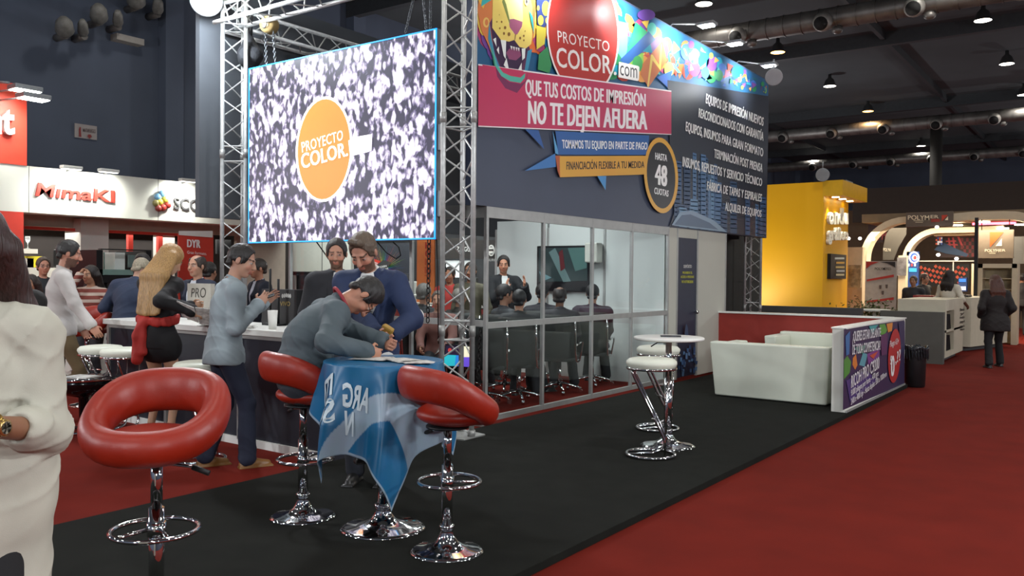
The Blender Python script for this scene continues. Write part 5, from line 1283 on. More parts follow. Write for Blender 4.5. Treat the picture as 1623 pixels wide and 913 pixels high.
# things of the left stand
t = tag(sb('roll_up_banner', -13.6, 283, 371, 338, 460, .03, redp, None, z0=FZ), 'red display banner with white initials behind the bald man', 'banner')
pr2 = Print(lambda x, y: gx(x, y, -13.595), (1, 0, 0), .004)
pr2.poly([(283, 366), (337, 366), (337, 376.5), (283, 372.5)], '#dcd8d4'); pr2.text('DYR', [(296, 379.5), (296, 391.5), (317.5, 380.5), (317.5, 393)], '#efe9e6', .05); pr2.text('Gran formato.', [(296, 397.5), (296, 402), (327, 400), (327, 404.5)], '#e6dcda', .01)
pr2.build('print', t, am_bg)
tag(sb('wall_monitor', -15.2, 344, 376, 366, 403, .06, black_metal), 'black monitor seen between the bars of the far truss post', 'monitor')
tag(sb('white_upright_panel', -15.35, 255, 368, 276, 440, .05, offwhite, z0=FZ), 'white upright panel left of the red display banner', 'panel')
tag(sb('dark_curved_screen', -15.5, 246, 368, 262, 392, .05, brown), 'dark screen beside the red door frame of the left stand', 'screen')
sh = tag(sb('wall_shelf', -15.8, 30, 394, 60, 402, .25, offwhite), 'short white shelf on the dark wall, carrying a wine glass', 'shelf')
p = gx(44, 394, -15.9); t = tag(MB().lathe([(.035, 0), (.035, .004), (.005, .01), (.005, .09), (.03, .12), (.042, .16), (.036, .22), (.03, .22)], n=18).build('wine_glass', mat('clear_wine_glass', '#cfd6d6', .08, trans=.7), None, (p.x, p.y, p.z)), 'wine glass standing on the short white shelf', 'glass')
ct = tag(sb('bar_back_counter', -15.9, 30, 424, 150, 560, .6, offwhite, z0=FZ), 'white back counter of the left stand behind the visitors', 'counter')
zc = gx(90, 424, -15.9).z
p = gx(53, 424, -16.0); tag(MB().box((-.05, -.13, 0), (.05, .13, .2)).build('yellow_box', mat('lemon_card', '#e6dc2a', .5), None, (p.x, p.y, zc)), 'lemon yellow box on the white back counter', 'box')
p = gx(42, 424, -16.0); tag(MB().box((-.05, -.1, 0), (.05, .1, .16)).build('white_carton', white_lam, None, (p.x, p.y, zc)), 'white carton beside the lemon yellow box', 'box')
cm_ = empty('coffee_machine', gx(128, 424, -16.1), 0, 'black drinks machine with a row of pale blue lights', 'machine'); cm_.location.z = zc
MB().box((-.2, -.42, 0), (.2, .42, .34), .02).build('body', black_metal, cm_)
for i in range(6): MB().box((.2, -.3+.11*i, .12), (.212, -.25+.11*i, .17)).build('blue_light', mat('blue_led', '#5fd0f0', .4, emit='#4fc8f0', estr=4), cm_)
for i in range(3): MB().tube([(.05, -.2+.2*i, .34), (.05, -.2+.2*i, .62)], .05, 10).build('bottle_holder', mat('dark_glass', '#3a3a38', .2), cm_)
# flatbed printer
fp = empty('flatbed_printer', (0, 0, 0), 0, 'black and grey flatbed printer with a greenish clear cover', 'printer')
Xp = -12.6
for (x0, y0, x1, y1) in ((153, 396, 163, 452), (232, 398, 240, 450)): sb('side_cheek', Xp, x0, y0, x1, y1, .9, black_metal, fp, z0=FZ+.75)
sb('front_beam', Xp, 158, 436, 238, 448, .9, black_metal, fp); sb('bed', Xp, 158, 427, 238, 436, .9, mat('bed_grey_green', '#6f8a82', .4), fp); sb('top_rail', Xp, 160, 394, 240, 398, .08, black_metal, fp)
sb('rear_panel', Xp-.8, 165, 400, 236, 428, .02, mat('cover_green', '#5c7a70', .2), fp); sb('control_screen', Xp+.02, 205, 404, 228, 424, .05, mat('screen_grey_green', '#5a6a66', .2), fp)
sb('stand_legs', Xp-.1, 170, 448, 230, 500, .6, dgrey, fp, z0=FZ); sb('print_head_unit', Xp-.2, 182, 400, 198, 428, .3, white_e, fp)
dk = tag(sb('white_desk', -11.2, 131, 476, 172, 560, .6, offwhite, z0=FZ), 'white cabinet behind the left end of the long counter', 'cabinet')

# ---- middle background: stands seen under the screen and through the glass room
YM = 14.2
ms = empty('exhibition_stand', (0, 0, 0), 0, 'row of stands with machines seen under the big screen and through the glass', 'stand')
MB().box((-19.6, YM+2.2, FZ), (-8.6, YM+2.3, 3.1)).build('back_wall', mat('far_stand_grey', '#5a5d60', .8, var=.25, scale=2), ms)
fb('dark_wall', YM+.4, 392, 380, 465, 520, .1, brown, ms, z0=FZ)
fb('white_wall', YM, 463, 330, 556, 431, .1, offwhite, ms)
fb('wall_seam', YM-.006, 510, 380, 510.6, 431, .005, dgrey, ms)
fb('shelf_edge', YM-.02, 462, 431, 560, 436, .2, black_metal, ms)
for x0, x1, c in ((464, 467, alu2), (494, 496, dgrey), (536, 539, offwhite), (541, 546, dgrey)): fb('upright', YM, x0, 436, x1, 520, .05, c, ms, z0=FZ)
fb('dim_panel', YM+.6, 466, 436, 545, 520, .05, mat('dim_blue_grey', '#56606a', .6, var=.35, scale=5), ms, z0=FZ)
fb('dark_cabinet', YM+.3, 515, 440, 534, 456, .1, black_metal, ms)
t = tag(fb('white_sign', YM+.3, 437, 403, 462, 446, .03, offwhite), 'white sign with a cut dark word on the dark wall under the screen', 'sign')
q3 = Print(lambda x, y: gy(x, y, YM+.295), (0, -1, 0), .004); q3.text('Utec', [(440, 413), (440, 425), (463, 413), (463, 425)], '#3c3c3c', .02); q3.text('W E L I N', [(443, 430), (443, 432.5), (460, 430), (460, 432.5)], '#5a5a5a', .0); q3.build('print', t, am_bg)
t = tag(fb('rainbow_poster', YM+.2, 583, 386, 652, 436, .04, mat('poster_dark', '#2c2f38', .5)), 'dark poster with a rainbow burst and a red label', 'poster')
q4 = Print(lambda x, y: gy(x, y, YM+.195), (0, -1, 0), .003); cols = ['#d8d23a', '#8fc83a', '#2fa84a', '#2f9fb0', '#3a5fb0', '#8a3a9a', '#d03a5a', '#e0622a', '#e69a2a', '#c8462a', '#d8b83a']
for i in range(30):
    a = math.pi*(.98-.032*i*1.15); a2 = a-.06; r1 = 28+6*(i % 3); cx_, cy_ = 610, 426
    P4 = [(cx_+8*math.cos(a), cy_-7*math.sin(a)), (cx_+r1*math.cos((a+a2)/2), cy_-r1*math.sin((a+a2)/2)*1.1), (cx_+8*math.cos(a2), cy_-7*math.sin(a2))]
    P4 = [(min(max(x, 584), 651), min(max(y, 387), 435)) for x, y in P4]; q4.k = 1+i; q4.poly(P4, cols[i % 11])
q4.poly([(584, 425), (600, 415), (612, 435), (586, 435)], '#3fa048'); q4.poly([(593, 409), (608, 414), (598, 425)], '#c93a2c'); q4.poly([(600, 424), (612, 412), (625, 416), (616, 430), (604, 434)], '#3a3a3a')
q4.text('Canon', [(596, 413), (596, 416), (604, 416), (604, 419)], '#ece8e6', .02); q4.text('MODERN', [(603, 423), (603, 426), (618, 420), (618, 423)], '#e8e8e6', .02); q4.text('PRINTER', [(606, 429), (606, 432), (621, 424), (621, 427)], '#e8e8e6', .02)
q4.build('print', t, am_bg)
def machine(Y, x0, y0, x1, y1, label, dep=.7):
    a, b = gy(x0, y0, Y), gy(x1, y1, Y); W_, H_ = b.x-a.x, a.z-FZ
    t = empty('office_printer', (a.x, Y, FZ), 0, label, 'printer')
    MB().box((0, 0, 0), (W_, dep, H_*.62), .02).build('body', white_e, t); MB().box((W_*.05, .05, H_*.64), (W_*.6, dep, H_*.86), .03).build('scanner_lid', white_e, t)
    MB().box((W_*.62, -.1, H_*.55), (W_*1.0, dep*.8, H_*.7), .02).build('output_tray', white_e, t); MB().box((W_*.3, -.06, H_*.86), (W_*.55, .02, H_*1.0), .01).build('control_panel', mat('panel_grey', '#8f9694', .4), t)
    for k_ in range(3): MB().box((W_*.08, -.012, H_*(.1+.16*k_)), (W_*.7, 0, H_*(.22+.16*k_)), .004).build('paper_drawer', mat('drawer_white', '#bcbfba', .4), t)
    MB().box((W_*.7, -.01, H_*.1), (W_*.95, 0, H_*.5)).build('side_door', mat('drawer_white', '#bcbfba', .4), t)
    return t
machine(12.6, 594, 428, 648, 520, 'big white printing machine with a small control screen behind the bearded man')
machine(12.9, 664, 452, 690, 520, 'narrow white machine behind the orange banner')
machine(13.2, 690, 462, 722, 520, 'white machine with shelves just left of the truss post')
machine(13.4, 735, 440, 775, 520, 'white machine seen behind the truss post')
t = tag(fb('orange_banner', 12.2, 661, 380, 688, 481, .03, mat('banner_orange', '#d9793c', .6)), 'tall orange banner with red vertical letters under the screen corner', 'banner')
q5 = Print(lambda x, y: gy(x, y, 12.195), (0, -1, 0), .004)
for i, ch_ in enumerate('HOLIT'): q5.text(ch_, [(674, 384+13*i), (674, 394+13*i), (683, 384+13*i), (683, 394+13*i)], '#b5301e' if i < 2 else '#c85a2c', .03)
q5.build('print', t, am_bg)
rc_ = tag(fb('red_counter', 11.9, 600, 484, 772, 520, .5, mat('counter_red_dull', '#8a2f2a', .6), z0=FZ), 'long dull red counter behind the glass room', 'counter')
fb('pale_ledge', 11.86, 600, 480, 772, 484, .55, offwhite, rc_)
t = fb('dark_menu_board', 13.8, 690, 378, 789, 410, .05, brown, ms)
q6 = Print(lambda x, y: gy(x, y, 13.795), (0, -1, 0), .004); q6.text('ZA. GOU', [(724, 391), (724, 398), (750, 392), (750, 399)], '#e8e8e6', .03); q6.ellipse(779, 397, 5.5, 9, '#e9e9e6'); q6.ellipse(779, 397, 3.8, 6.5, '#2a2422'); q6.poly([(775.5, 392), (782.5, 392), (782.5, 395), (775.5, 395)], '#e9e9e6'); q6.poly([(775.5, 398), (782.5, 398), (782.5, 402), (775.5, 402)], '#e9e9e6'); q6.text('BURG', [(773, 410), (773, 414), (787, 410), (787, 414)], '#c9c9c6', .0, layer=1); q6.build('print', t, am_bg)
fb('lit_shelf_panel', 13.9, 704, 413, 745, 440, .05, mat('lit_white', '#e8eef0', .5, emit='#dfe8ea', estr=.7), ms)
area('stand_light_middle', (-13.5, 12.6, 3.0), (-13.5, 13.6, 0), 160, 6, 1.5, (.95, 1, .98))
t = fb('hanging_board', 13.0, 756, 330, 800, 380, .05, mat('dim_board', '#4c5154', .7), ms)
q7 = Print(lambda x, y: gy(x, y, 12.99), (0, -1, 0), .004); q7.text('OT', [(774, 350), (774, 363), (789, 350), (789, 364)], '#b6bcbc', .03); q7.build('print', t, am_bg)
# light grey far partition seen to the right of the screen
fb('grey_partition', 15.6, 690, 246, 716, 290, .05, mat('partition_grey', '#8f9596', .7), ms); fb('grey_partition', 15.6, 690, 296, 716, 330, .05, mat('partition_grey', '#8f9596', .7), ms); fb('partition_beam', 15.65, 690, 288, 716, 298, .05, dgrey, ms)

# ---- right: yellow block
yel = mat('yellow_paint', '#e8ac00', .5, var=.03, scale=1)
yb = empty('yellow_stand', (0, 0, 0), 0, 'tall bright yellow stand block with raised white letters and a spot-lit canopy', 'stand')
YY = 20.0; a, b = gy(1200, 293, YY), gy(1306, 288, YY); xr = b.x; zt = b.z; ye = gx(1345, 300, xr).y
MB().box((-8.6, YY, FZ), (xr, ye, zt)).build('block', yel, yb)
c0 = gy(1306, 287, YY)
MB().box((xr-.02, YY-.02, zt-.33), (xr+.42, ye+.1, zt+.02)).build('canopy', mat('yellow_canopy', '#d9a716', .5), yb)
for y in (YY+.35, YY+.95, YY+1.6):
    MB().box((xr+.10, y-.05, zt-.345), (xr+.24, y+.05, zt-.33)).build('downlight', mat('warm_lens', '#fff0b0', .4, emit='#fff2c0', estr=18), yb)
    spot('canopy_downlight', (xr+.17, y, zt-.36), (xr+.1, y, 0), 60, (1, .93, .7), .05, 80, .6)
lw_ = mat('letter_cream', '#e6e2d4', .5)
letters3d('ondu', [(1310, 328), (1310, 356), (1341, 330), (1341, 356)], lambda x, y: gx(x, y, xr+.01), (.06, 0, 0), lw_, yb, off=.04, bbox=True)
letters3d('gráfico', [(1309, 358), (1309, 388), (1341, 362), (1341, 386)], lambda x, y: gx(x, y, xr+.01), (.06, 0, 0), lw_, yb, off=.04, bbox=True)
t = empty('wall_frame', (0, 0, 0), 0, 'dark framed notice on the side of the yellow stand', 'frame'); sb('frame', xr+.08, 1317, 402, 1341, 442, .08, black_metal, t)
q8 = Print(lambda x, y: gx(x, y, xr+.082), (1, 0, 0), .003)
for i, (x0, x1, y_) in enumerate(((1323, 1338, 408), (1325, 1338, 415), (1324, 1338, 422), (1325, 1338, 428), (1324, 1337, 434))): q8.poly([(x0, y_), (x1, y_), (x1, y_+3), (x0, y_+3)], ('#b8c0b8', '#c89a3a', '#b8a05a', '#a8b0b0', '#c0b890')[i])
q8.build('print', t, am_bg)
big_flood(gy(1304, 277, YY-.1), .14, 'glaring floodlight on top of the yellow stand', (-2.5, 6, 1), 160, (1, .96, .85))
spot('yellow_wall_light', (-7.6, YY-1.6, .95), (-7.3, YY, 1.9), 170, (1, .95, .75), .1, 110, .8)
t = tag(sb('spot_head', xr+.3, 1341, 285, 1352, 296, .15, arm_m), 'switched-off spotlight on the yellow canopy edge', 'lamp')
# low grey walls of that stand
tag(fb('low_grey_wall', 17.2, 1200, 484, 1366, 500, .12, dgrey, z0=FZ), 'low dark grey wall in front of the yellow stand', 'wall panel')
g2 = empty('low_grey_wall', (0, 0, 0), 0, 'low grey wall end beside the white counter with niches', 'wall panel')
a, b = gy(1395, 493, 17.16), gy(1497, 495, 17.16); MB().box((a.x, 17.16, FZ), (-2.68, 17.32, .905)).build('panel', mat('low_wall_grey', '#55554f', .65, var=.05), g2)
tag(MB().box((-5.6, 18.9, FZ), (-3.9, 19.2, .6)).build('planter_box', dgrey), 'dark planter box holding the green shrub', 'planter')
pl_ = gy(1372, 492, 18.8)
sh_ = empty('potted_shrub', (pl_.x, 19.05, .6), 0, 'small leafy shrub between the yellow stand and the white table', 'plant')
rr = random.Random(3); lm = MB()
for i in range(700):
    c = Vector((rr.gauss(0, .26), rr.gauss(0, .14), abs(rr.gauss(.16, .13)))); d = Vector((rr.uniform(-1, 1), rr.uniform(-1, 1), rr.uniform(-.2, 1))).normalized(); s_ = d.cross(Vector((.3, .5, 1))).normalized(); L_ = .09
    lm.add([c, c+d*L_*.5+s_*.02, c+d*L_, c+d*L_*.5-s_*.02], [(0, 1, 2, 3)])
o = lm.build('foliage', mat('shrub_green', '#6a7448', .6, var=.4, scale=12), sh_); o['kind'] = 'stuff'
for i in range(5): MB().tube([(0, 0, -.1), (rr.gauss(0, .12), rr.gauss(0, .06), .25)], .008, 6).build('stem', mat('bark', '#4a3a28', .8), sh_)
# white counters with niches
wc = empty('reception_counter', (0, 0, 0), 0, 'white reception counter with two niches of leaning booklets', 'counter')
cw_ = mat('counter_cream', '#c4bea8', .55, var=.04)
MB().box((-3.5, 17.36, .05), (-2.95, 19.5, 1.13)).build('body', cw_, wc)
for z0, z1 in ((.05, .16), (.52, .56), (.92, 1.13)): MB().box((-2.95, 17.36, z0), (-2.68, 19.5, z1)).build('shelf', cw_, wc)
for y0, y1 in ((17.36, 17.5), (18.35, 19.5)): MB().box((-2.95, y0, .16), (-2.68, y1, .92)).build('pier', cw_, wc)
MB().box((-3.4, 17.45, FZ), (-2.8, 19.4, .05)).build('plinth', dgrey, wc)
bk_m = mat('booklet_dark', '#1c1c20', .5)
for lv in (.16, .56):
    for i in range(7):
        o = MB().box((-.1, -.008, 0), (.1, .008, .30)).build('booklet', bk_m, None, (-2.80, 17.62+.085*i, lv+.005)); o.rotation_euler = (math.radians(22), 0, 0)
        tag(o, 'dark booklet leaning in the %s niche of the white counter, %s from the grey wall' % ('lower' if lv < .3 else 'upper', ORD[i].replace('nearest', 'first')), 'booklet', 'booklets in the counter niches')
q9 = Print(lambda x, y: gx(x, y, -2.68), (1, 0, 0), .004)
for y_ in (489, 495, 501, 508, 515, 520): q9.text(('Diseño', 'y', 'más', 'papel', 'para', 'vos')[int((y_-489)/6) % 6], [(1521, y_), (1521, y_+4), (1528, y_-1), (1528, y_+3)], '#3a3833', .02, layer=2)
q9.build('lettering', wc, am_bg)
wc2 = empty('reception_counter', (0, 0, 0), 0, 'second white counter farther along the aisle, behind the woman in dark clothes', 'counter')
MB().prism([(-3.4, 20.5, .05), (-2.68, 20.6, .05), (-2.2, 22.7, .05), (-3.4, 22.9, .05)], (0, 0, 1.06)).build('body', cw_, wc2); MB().prism([(-3.3, 20.6, FZ), (-2.8, 20.75, FZ), (-2.35, 22.5, FZ), (-3.3, 22.7, FZ)], (0, 0, .1)).build('plinth', dgrey, wc2)
for i, (x, lb) in enumerate(((1512, 'low dark tray on top of the white reception counter'), (1548, 'small dark display on the second white counter'))):
    p = gx(x, 468, -3.0); tag(MB().box((-.2, -.3, 0), (.2, .3, .05), .01).build('tray', mat('tray_dark', '#2f2c2a', .5, var=.5, scale=30), None, (p.x, p.y if i == 0 else 21.3, 1.131 if i == 0 else 1.111)), lb, 'tray')
tag(fb('red_cabinet', 20.4, 1447, 468, 1478, 486, .5, mat('cabinet_red', '#8c2a22', .6), z0=FZ), 'red cabinet behind the white reception counter', 'cabinet')
t = empty('side_table', (gy(1386, 490, 18.2).x, 18.2, FZ), 0, 'small pale table in front of the shrub', 'table')
MB().lathe([(0, .9), (.30, .9), (.30, .94), (0, .94)], n=24).build('tabletop', offwhite, t); MB().lathe([(.2, 0), (.2, .02), (.03, .05), (.03, .9)], n=16).build('pedestal', offwhite, t)
# ---- arched stands
cream = mat('arch_cream', '#c2b59b', .6, var=.04)
brn = mat('sign_taupe', '#5b5046', .6, var=.05)
def arch(Y, pts, w_, dep, label, name='stand_arch', m_=cream):
    """arched portal: a flat band following picture points on plane Y"""
    P = [gy(x, y, Y) for x, y in pts]; out = []; inn = []
    for i, p in enumerate(P):
        t_ = (P[min(i+1, len(P)-1)]-P[max(i-1, 0)]).normalized(); n_ = Vector((-t_.z, 0, t_.x)); out.append(p+n_*w_/2); inn.append(p-n_*w_/2)
    mb = MB(); n = len(P); V = Vector((0, dep, 0)); vs = out+inn+[q+V for q in out]+[q+V for q in inn]; fs = []
    for i in range(n-1): fs += [(i, i+1, n+i+1, n+i), (2*n+i, 3*n+i, 3*n+i+1, 2*n+i+1), (i, 2*n+i, 2*n+i+1, i+1), (n+i, n+i+1, 3*n+i+1, 3*n+i)]
    fs += [(0, n, 3*n, 2*n), (n-1, 3*n-1, 4*n-1, 2*n-1)]; mb.add(vs, fs)
    return tag(mb.build(name, m_), label, 'arch')
def arc(cx, cy, rx, ry, a0, a1, n=10): return [(cx+rx*math.cos(math.radians(a0+(a1-a0)*i/n)), cy-ry*math.sin(math.radians(a0+(a1-a0)*i/n))) for i in range(n+1)]
arch(24, [(1366, 510), (1367, 450)]+arc(1438, 412, 70, 64, 180, 92)+[(1700, 348)][:0]+[(1450, 347)], .16, .5, 'cream arched portal with a sharp round shoulder, left of the hanging sign')
arch(26, [(1433, 500), (1433, 450)]+arc(1490, 415, 56, 50, 180, 95)+[(1540, 364), (1590, 362)], .15, .5, 'smaller cream arch inside the larger one, behind the counters')
arch(24, [(1508, 345), (1540, 342), (1590, 341)]+arc(1600, 372, 50, 31, 80, 20), .2, .5, 'long cream fascia curving down at the right side of the picture')
def sign(Y, q, col, label, name='hanging_sign', th=.12):
    x0, y0, x1, y1 = q; return tag(fb(name, Y, x0, y0, x1, y1, th, col), label, 'sign')
t = sign(23.7, (1436, 337, 1510, 358), brn, 'long taupe sign with cream letters hanging over the arches')
qa = Print(lambda x, y: gy(x, y, 23.69), (0, -1, 0), .006); qa.text('POLYM', [(1439, 341.5), (1439, 348), (1473, 341.5), (1473, 349)], '#e8dcc0', .02); qa.text('ER', [(1475, 341), (1475, 346), (1488, 341), (1488, 346)], '#e8dcc0', .01); qa.poly([(1448, 349.5), (1464, 349.8), (1464, 350.6), (1448, 350.3)], '#d8ccb0'); qa.poly([(1451, 352), (1463, 352.2), (1463, 353), (1451, 352.8)], '#d8ccb0')
qa.poly([(1476, 347), (1490, 347), (1490, 352), (1476, 352)], '#8a3026'); qa.poly([(1493, 341), (1503, 341), (1493, 351)], '#b03a26'); qa.poly([(1503, 343), (1503, 349), (1498, 349)], '#e8dcc0'); qa.build('print', t, am_bg)
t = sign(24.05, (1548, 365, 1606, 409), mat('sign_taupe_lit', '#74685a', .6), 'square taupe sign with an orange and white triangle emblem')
for dx_ in (1556, 1600): MB().tube([gy(dx_, 366, 24.1), gy(dx_, 343, 24.1)], .012, 6).build('hanger_rod', black_metal, t)
qb = Print(lambda x, y: gy(x, y, 24.04), (0, -1, 0), .006); qb.poly([(1569, 368), (1591, 368), (1569, 392)], '#cc5a24'); qb.poly([(1588, 378), (1588, 390), (1578, 390)], '#e8dcc8'); qb.text('POLYM', [(1561, 395), (1561, 399), (1583, 395), (1583, 400)], '#eadfc8', .02); qb.text('ER', [(1584, 395), (1584, 398.5), (1594, 395), (1594, 398.5)], '#eadfc8', .01); qb.poly([(1568, 401), (1578, 401), (1578, 402), (1568, 402)], '#d8ccb0'); qb.build('print', t, am_bg)
# interior of the arched stands
ps_ = empty('exhibition_stand', (0, 0, 0), 0, 'arched far stands with walls, shelves and a chequered backdrop at the end of the aisle', 'stand')
MB().box((-12.5, 31.5, FZ), (2.5, 31.7, 3.9)).build('back_wall', mat('far_tan_wall', '#4f3f2c', .8, var=.1), ps_)
fb('roof_slab', 24.3, 1366, 340, 1623, 346, 3, mat('roof_tan', '#6b5a44', .7), ps_)
fb('black_post', 23, 1545, 345, 1548, 500, .08, black_metal, ps_, z0=FZ)
fb('white_cabinet_frame', 23.4, 1549, 418, 1612, 425, .5, cream, ps_); fb('white_cabinet_side', 23.4, 1549, 418, 1556, 500, .5, cream, ps_, z0=FZ); fb('white_cabinet_side', 23.4, 1604, 418, 1612, 500, .5, cream, ps_, z0=FZ)
fb('cabinet_back', 23.9, 1554, 420, 1608, 500, .05, mat('cabinet_tan', '#9c8c6c', .6, var=.3, scale=4), ps_, z0=FZ)
for y_ in (441, 458): fb('cabinet_shelf', 23.45, 1556, y_, 1604, y_+1.3, .4, cream, ps_)
fb('wall_grey_blue', 25.2, 1606, 375, 1660, 418, .05, dgrey, ps_)
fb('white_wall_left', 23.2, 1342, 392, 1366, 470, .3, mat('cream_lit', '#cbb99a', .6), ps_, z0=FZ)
fb('white_wall_mid', 25.0, 1424, 405, 1434, 520, .3, cream, ps_, z0=FZ); fb('white_wall_mid', 25.0, 1540, 418, 1546, 500, .3, cream, ps_, z0=FZ)
fb('shelf_unit', 22.9, 1345, 420, 1364, 456, .1, mat('shelf_goods', '#8f8166', .6, var=.5, scale=9), ps_)
fb('ceiling_panel', 26.5, 1480, 366, 1548, 373, .6, mat('cream_light', '#b6a682', .6), ps_)
fb('balustrade', 25.6, 1455, 413, 1545, 414.5, .06, alu2, ps_); fb('balustrade', 25.6, 1510, 414, 1511.5, 430, .06, alu2, ps_)
fb('brown_bulkhead', 30, 1352, 300, 1640, 345, .2, mat('bulkhead_brown', '#2f261e', .8, var=.1), ps_)
# chequered backdrop
Yc = 28.0; chk = Print(lambda x, y: gy(x, y, Yc), (0, -1, 0), .01)
t = tag(fb('chequered_backdrop', Yc, 1452, 418, 1536, 455, .05, black_metal), 'black and orange-red chequered wall behind the woman at the counter', 'backdrop')
for i in range(-6, 14):
    for j in range(-8, 9):
        if (i+j) % 2: continue
        cx_, cy_ = 1475+i*5.2+j*1.2, 436+j*4.3-i*2.6
        q = [(cx_-3, cy_-.3), (cx_+.4, cy_-3.1), (cx_+3.2, cy_+.3), (cx_-.2, cy_+3.2)]
        if all(1453 <= x <= 1535 and 419 <= y <= 454 for x, y in q) and abs(cx_-1483) < 24+ (436-cy_)*.2 or (cx_ > 1514 and all(1453 <= x <= 1535 and 419 <= y <= 454 for x, y in q)): chk.k = 0; chk.poly(q, '#c9573e' if (i-j) % 3 else '#b84a38')
chk.build('squares', t, am_bg)
t = tag(fb('dark_billboard', 27.4, 1487, 373, 1545, 408, .05, mat('billboard', '#2a1518', .6)), 'tilted-looking dark billboard with a red hash sign and a number one', 'billboard')
qc = Print(lambda x, y: gy(x, y, 27.39), (0, -1, 0), .008); qc.text('#1', [(1497, 376), (1502, 391), (1520, 374), (1528, 392)], '#a83a40', .02)
for i in range(5):
    for j in range(5):
        if (i+j) % 2 == 0: qc.poly([(1523+i*4.2, 377+j*6), (1527+i*4.2, 377+j*6), (1527+i*4.2, 383+j*6), (1523+i*4.2, 383+j*6)], '#6a2228', layer=2)
qc.poly([(1481, 396), (1492, 383), (1535, 403), (1532, 407), (1500, 402)], '#2f4a6a', layer=3); qc.build('print', t, am_bg)
t = tag(fb('chequered_pillar', 27.0, 1483, 367, 1494, 388, .1, black_metal), 'narrow red, white and blue chequered pillar top beside the billboard', 'pillar')
qd = Print(lambda x, y: gy(x, y, 26.99), (0, -1, 0), .008)
for i in range(4):
    for j in range(7):
        qd.poly([(1483+i*2.7, 367+j*3), (1485.7+i*2.7, 367+j*3), (1485.7+i*2.7, 370+j*3), (1483+i*2.7, 370+j*3)], ('#d0583e', '#d8dcea', '#2a2a38', '#3a5fb0')[(i+2*j+(i*j) % 3) % 4], layer=1)
qd.build('print', t, am_bg)
t = tag(fb('arcade_sign', 26.0, 1437, 399, 1455, 466, .15, mat('arcade_blue', '#20407a', .4)), 'lit blue round-topped machine with a ring emblem under the inner arch', 'machine')
qe = Print(lambda x, y: gy(x, y, 25.99), (0, -1, 0), .008); qe.ellipse(1449, 408, 8.5, 9.5, '#b8c6ec', layer=1); qe.ellipse(1449, 408, 6, 7, '#2f50a8', layer=2); qe.ellipse(1450, 408.5, 4, 4.5, '#e8e8f4', layer=3); qe.ellipse(1450.5, 408.5, 2.6, 3, '#c03a3a', layer=4)
for j in range(3): qe.poly([(1439+j*5, 418), (1441.5+j*5, 418), (1441.5+j*5, 422), (1439+j*5, 422)], '#e0e4f0' if j != 1 else '#c03a3a', layer=1)
qe.poly([(1441, 425), (1453, 425), (1453, 431), (1441, 431)], '#2f8ad0', layer=1); qe.build('lit_print', t, attr_mat('arcade_print', .4, emit=.8))
t = tag(fb('racing_game', 27.0, 1519, 440, 1532, 462, .2, mat('arcade_blue', '#20407a', .4)), 'blue lit cabinet right of the woman at the counter', 'machine')
qf = Print(lambda x, y: gy(x, y, 26.99), (0, -1, 0), .008); qf.poly([(1520, 442), (1531, 442), (1531, 447), (1520, 447)], '#2f70c8', layer=1); qf.poly([(1520, 454), (1531, 454), (1531, 460), (1520, 460)], '#c8d0e0', layer=1); qf.build('lit_print', t, attr_mat('arcade_print', .4, emit=.8))
# banner and flags of the arched stands
t = tag(fb('roll_up_banner', 21.5, 1372, 414, 1420, 490, .04, mat('banner_pale', '#a89c92', .6, var=.1), z0=FZ), 'pale roll-up banner with red bands beside the shrub', 'banner')
qg = Print(lambda x, y: gy(x, y, 21.495), (0, -1, 0), .006); qg.poly([(1373, 415), (1394, 415), (1380, 420), (1373, 426)], '#a02c24'); qg.poly([(1394, 415), (1419, 415), (1419, 424), (1408, 418)], '#2c2422'); qg.poly([(1374, 443), (1417, 435), (1417, 439), (1374, 446)], '#b0352c'); qg.poly([(1374, 477), (1417, 471), (1417, 475), (1374, 480)], '#b0352c'); qg.text('POLYM', [(1387, 424), (1387, 428), (1403, 424), (1403, 428)], '#3a3430', .02); qg.text('ERES', [(1403, 424), (1403, 428), (1413, 424), (1413, 428)], '#3a3430', .0)
for x, y in ((1396, 452), (1406, 451), (1400, 461)): qg.poly([(x-2, y), (x+2, y), (x+1.5, y+6), (x-1.5, y+6)], '#5a4a44')
qg.build('print', t, am_bg)
t = tag(MB().prism([gy(*p, 24.8) for p in [(1399, 412), (1400, 392), (1404, 372), (1415, 356), (1437, 352), (1436, 372), (1424, 392), (1416, 412)]], (0, .03, 0)).build('feather_flag', mat('flag_dark_grey', '#35332f', .7)), 'dark curved feather flag under the large arch', 'flag')
qh = Print(lambda x, y: gy(x, y, 24.79), (0, -1, 0), .006); qh.text('POLYM', [(1400, 393), (1400, 398), (1412, 394), (1412, 399)], '#a8a498', .02); qh.build('print', t, am_bg)
t = tag(fb('red_hash_panel', 27.8, 1376, 356, 1400, 384, .05, mat('billboard', '#2a1518', .6)), 'dark panel with a red hash pattern seen through the large arch', 'panel')
qi = Print(lambda x, y: gy(x, y, 27.79), (0, -1, 0), .006); qi.text('##', [(1383, 360), (1385, 379), (1406, 356), (1408, 376)], '#8a3238', .02); qi.build('print', t, am_bg)
fb('side_screen', 24.9, 1422, 408, 1436, 437, .05, mat('screen_blue_grey', '#6a6a70', .3, var=.5, scale=6), ps_)
for i, (x, y) in enumerate(((1363, 378), (1384, 379), (1345, 378), (1485, 360), (1487, 404), (1516, 410))):
    p = gy(x, y, 23.5); tag(MB().ell((0, 0, 0), (.045, .045, .04), 12, 8).build('small_spotlight', mat('small_lens', '#ffffff', .4, emit='#fff6e0', estr=9), None, tuple(p)), ('small glowing spotlight just right of the yellow stand, middle of three', 'small glowing spotlight under the shoulder of the large arch', 'small glowing spotlight touching the yellow stand', 'small glowing spotlight below the long taupe sign', 'small glowing spotlight over the lit blue machine', 'small glowing spotlight above the woman at the counter')[i], 'lamp')
